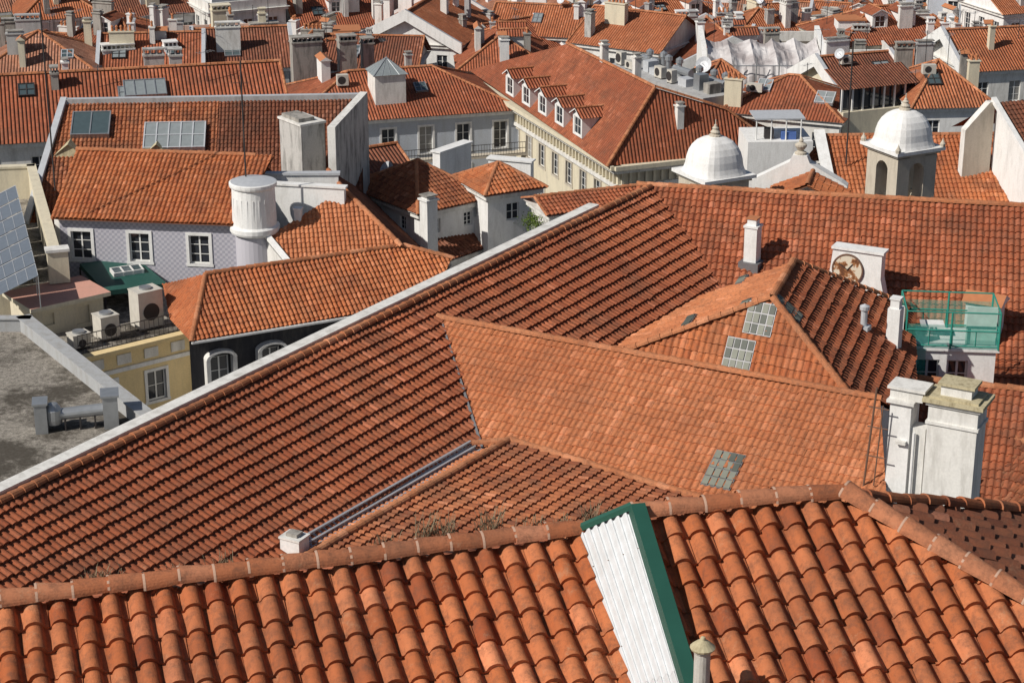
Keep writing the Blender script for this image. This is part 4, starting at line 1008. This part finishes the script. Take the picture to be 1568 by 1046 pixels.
for f in (0,.2,.4,.6,.8,1): 
    p=o_+dd*Ld*f-nb*.3; b.p('scaffold').tube(p-Z*8,p+Z*.9,.05,MET)
b.p('scaffold').tube(o_-nb*.3+Z*.2,o2-nb*.3+Z*.2,.05,MET)
fw=b.p('end_wall')
for p_ in (o2+dd*.3,o_-dd*.3):
    pr=[p_-Z*9,p_+nb*7-Z*9,p_+nb*7+Z*2.0,p_+nb*3+Z*1.2,p_+Z*(-1.6)]
    A_=[x+dd*.2 for x in pr];B_=[x-dd*.2 for x in pr];fw.poly(A_,WH2);fw.poly(B_[::-1],WH2)
    for i in range(5):fw.poly([A_[i],A_[(i+1)%5],B_[(i+1)%5],B_[i]],WH2)
b.done()
# rooftop A/C cluster on terrace
b=B("rooftop_plant_deck",W(1010,110,25));
a=W(935,98,27.0);c_=W(1085,150,27.0);dd=(c_-a).normalized();nb=V((-dd.y,dd.x,0));L=(c_-a).length
b.p('deck').box((a+c_)/2+nb*1.5-Z*4,dd,L,4.0,4,GY)
s_=.4
while s_<L-.6:
    w_=random.uniform(.5,1.1);p=a+dd*(s_+w_/2)+nb*random.uniform(.2,.8)
    if random.random()<.55: acunit(b,p,dd,w_,random.uniform(.5,1.0),.5)
    else: b.p('ducts').box(p+nb*.6,dd,w_,random.uniform(.5,1.2),random.uniform(.4,1.3),random.choice((MET,LMT,CO,WH)))
    if random.random()<.5: b.p('ducts').ring(p+nb*1.8,[(.2,0),(.2,1.0),(.3,1.0),(.3,1.3),(0,1.5)],MET,10)
    s_+=w_+random.uniform(.2,1.1)
for i in range(3):
    p=a+dd*(L*(i+.3)/3)+nb*2.2; b.p('ducts').tube(p+Z*.5,p+Z*.5+dd*2.2,.3,MET,10)
dish(b,W(1078,100,27.5),.65,-2.0);b.done()
b=B("glazed_roof_terrace",W(1345,150,26));a=W(1288,172,26.5);c_=W(1400,160,26.5);dd=(c_-a).normalized();nb=V((-dd.y,dd.x,0));L=(c_-a).length
b.p('slab').box((a+c_)/2+nb*1.5-Z*5,dd,L,3.6,5,CR)
for i in range(8): b.p('posts').box(a+dd*(L*i/7),dd,.12,.12,1.7,FRM)
b.p('glass').box((a+c_)/2+nb*.3,dd,L,.05,1.6,GLS)
pts=[a-dd*.2+Z*1.7-nb*.3,c_+dd*.2+Z*1.7-nb*.3,c_+dd*.2+Z*2.7+nb*2.4,a-dd*.2+Z*2.7+nb*2.4];b.flat(pts,Plane(*pts[:3]),MT['b_br']);b.done()
c=W(1193,222,27.5);b=B("white_roof_terrace",c);b.p('box').box(c-Z*4+V((0,2,0)),V((1,.05,0)),4.4,4,4.2,WH2);b.p('canopy').box(c+V((0,1.6,1.6)),V((1,.05,0)),3.4,2.4,.1,LMT)
for s_ in (-1.5,-.5,.5,1.5):b.p('posts').tube(c+V((s_,.5,0)),c+V((s_,.5,1.6)),.05,FRM)
b.p('furniture').box(c+V((-.6,1,.2)),V((1,0,0)),.6,.6,.7,DM);b.p('furniture').box(c+V((.7,.8,.2)),V((1,0,0)),1.0,.5,.5,BLU);b.done()
for u,v,z,h_ in ((82,262,35.2,8.4),(376,262,35,5.6),(1297,225,33,6),(20,40,25,5)):
    p=W(u,v,z);b=B("radio_mast",p);q=b.p('mast');q.tube(p-Z*1,p+Z*h_,.045,DM,6);
    for k in (.6,.8): q.tube(p+Z*h_*k-V((.4,0,0)),p+Z*h_*k+V((.4,0,0)),.016,DM,4)
    b.done()
# ------------------------------------------------------------------ city fabric behind
tm=[R['b_or'],R['b_red'],R['b_red'],R['b_br'],R['b_pk'],R['b_or']]; wm=[WH,WH2,CR,WH2,WH,YE,PK,LB,CR,WH2]
y=176.0
while y<330:
    x=-y*.29-8+random.uniform(0,6); basea=random.choice((-.3,.1,.4,.2))
    while x<y*.29+8:
        w_=random.uniform(6.5,13);dp=random.uniform(7.5,10);a=basea+random.uniform(-.08,.08)+(math.pi/2 if random.random()<.3 else 0)
        zz=22.6-(y-176)*.02+random.uniform(-2.4,2.0)
        far=y>250; rf_=random.choice(('hip','gable','gable','hip','gable','flat'))
        if far and rf_=='flat': rf_='hip'
        house(random.choice(("tiled_house","town_house","apartment_building")),V((x+w_/2,y+random.uniform(-2.5,2.5),0)),a,w_,dp,0,zz,roof=rf_,pitch=random.uniform(.42,.58),wall=random.choice(wm),tmat=random.choice(tm),sides=(1,0 if far else 1,0,0 if far else 1),floors=1 if far else 2,wsp=2.5,clutter=0 if far else 2.4,sur=WH2 if random.random()<.5 and not far else None,fire=random.random()<.6,ndorm=random.choice((0,0,1,2)) if not far else 0)[0].done()
        x+=w_+random.uniform(.2,1.0)
    y+=11.5 if y<250 else 18
print("OBJ",len(bpy.data.objects),"FACES",sum(len(m.polygons) for m in bpy.data.meshes))
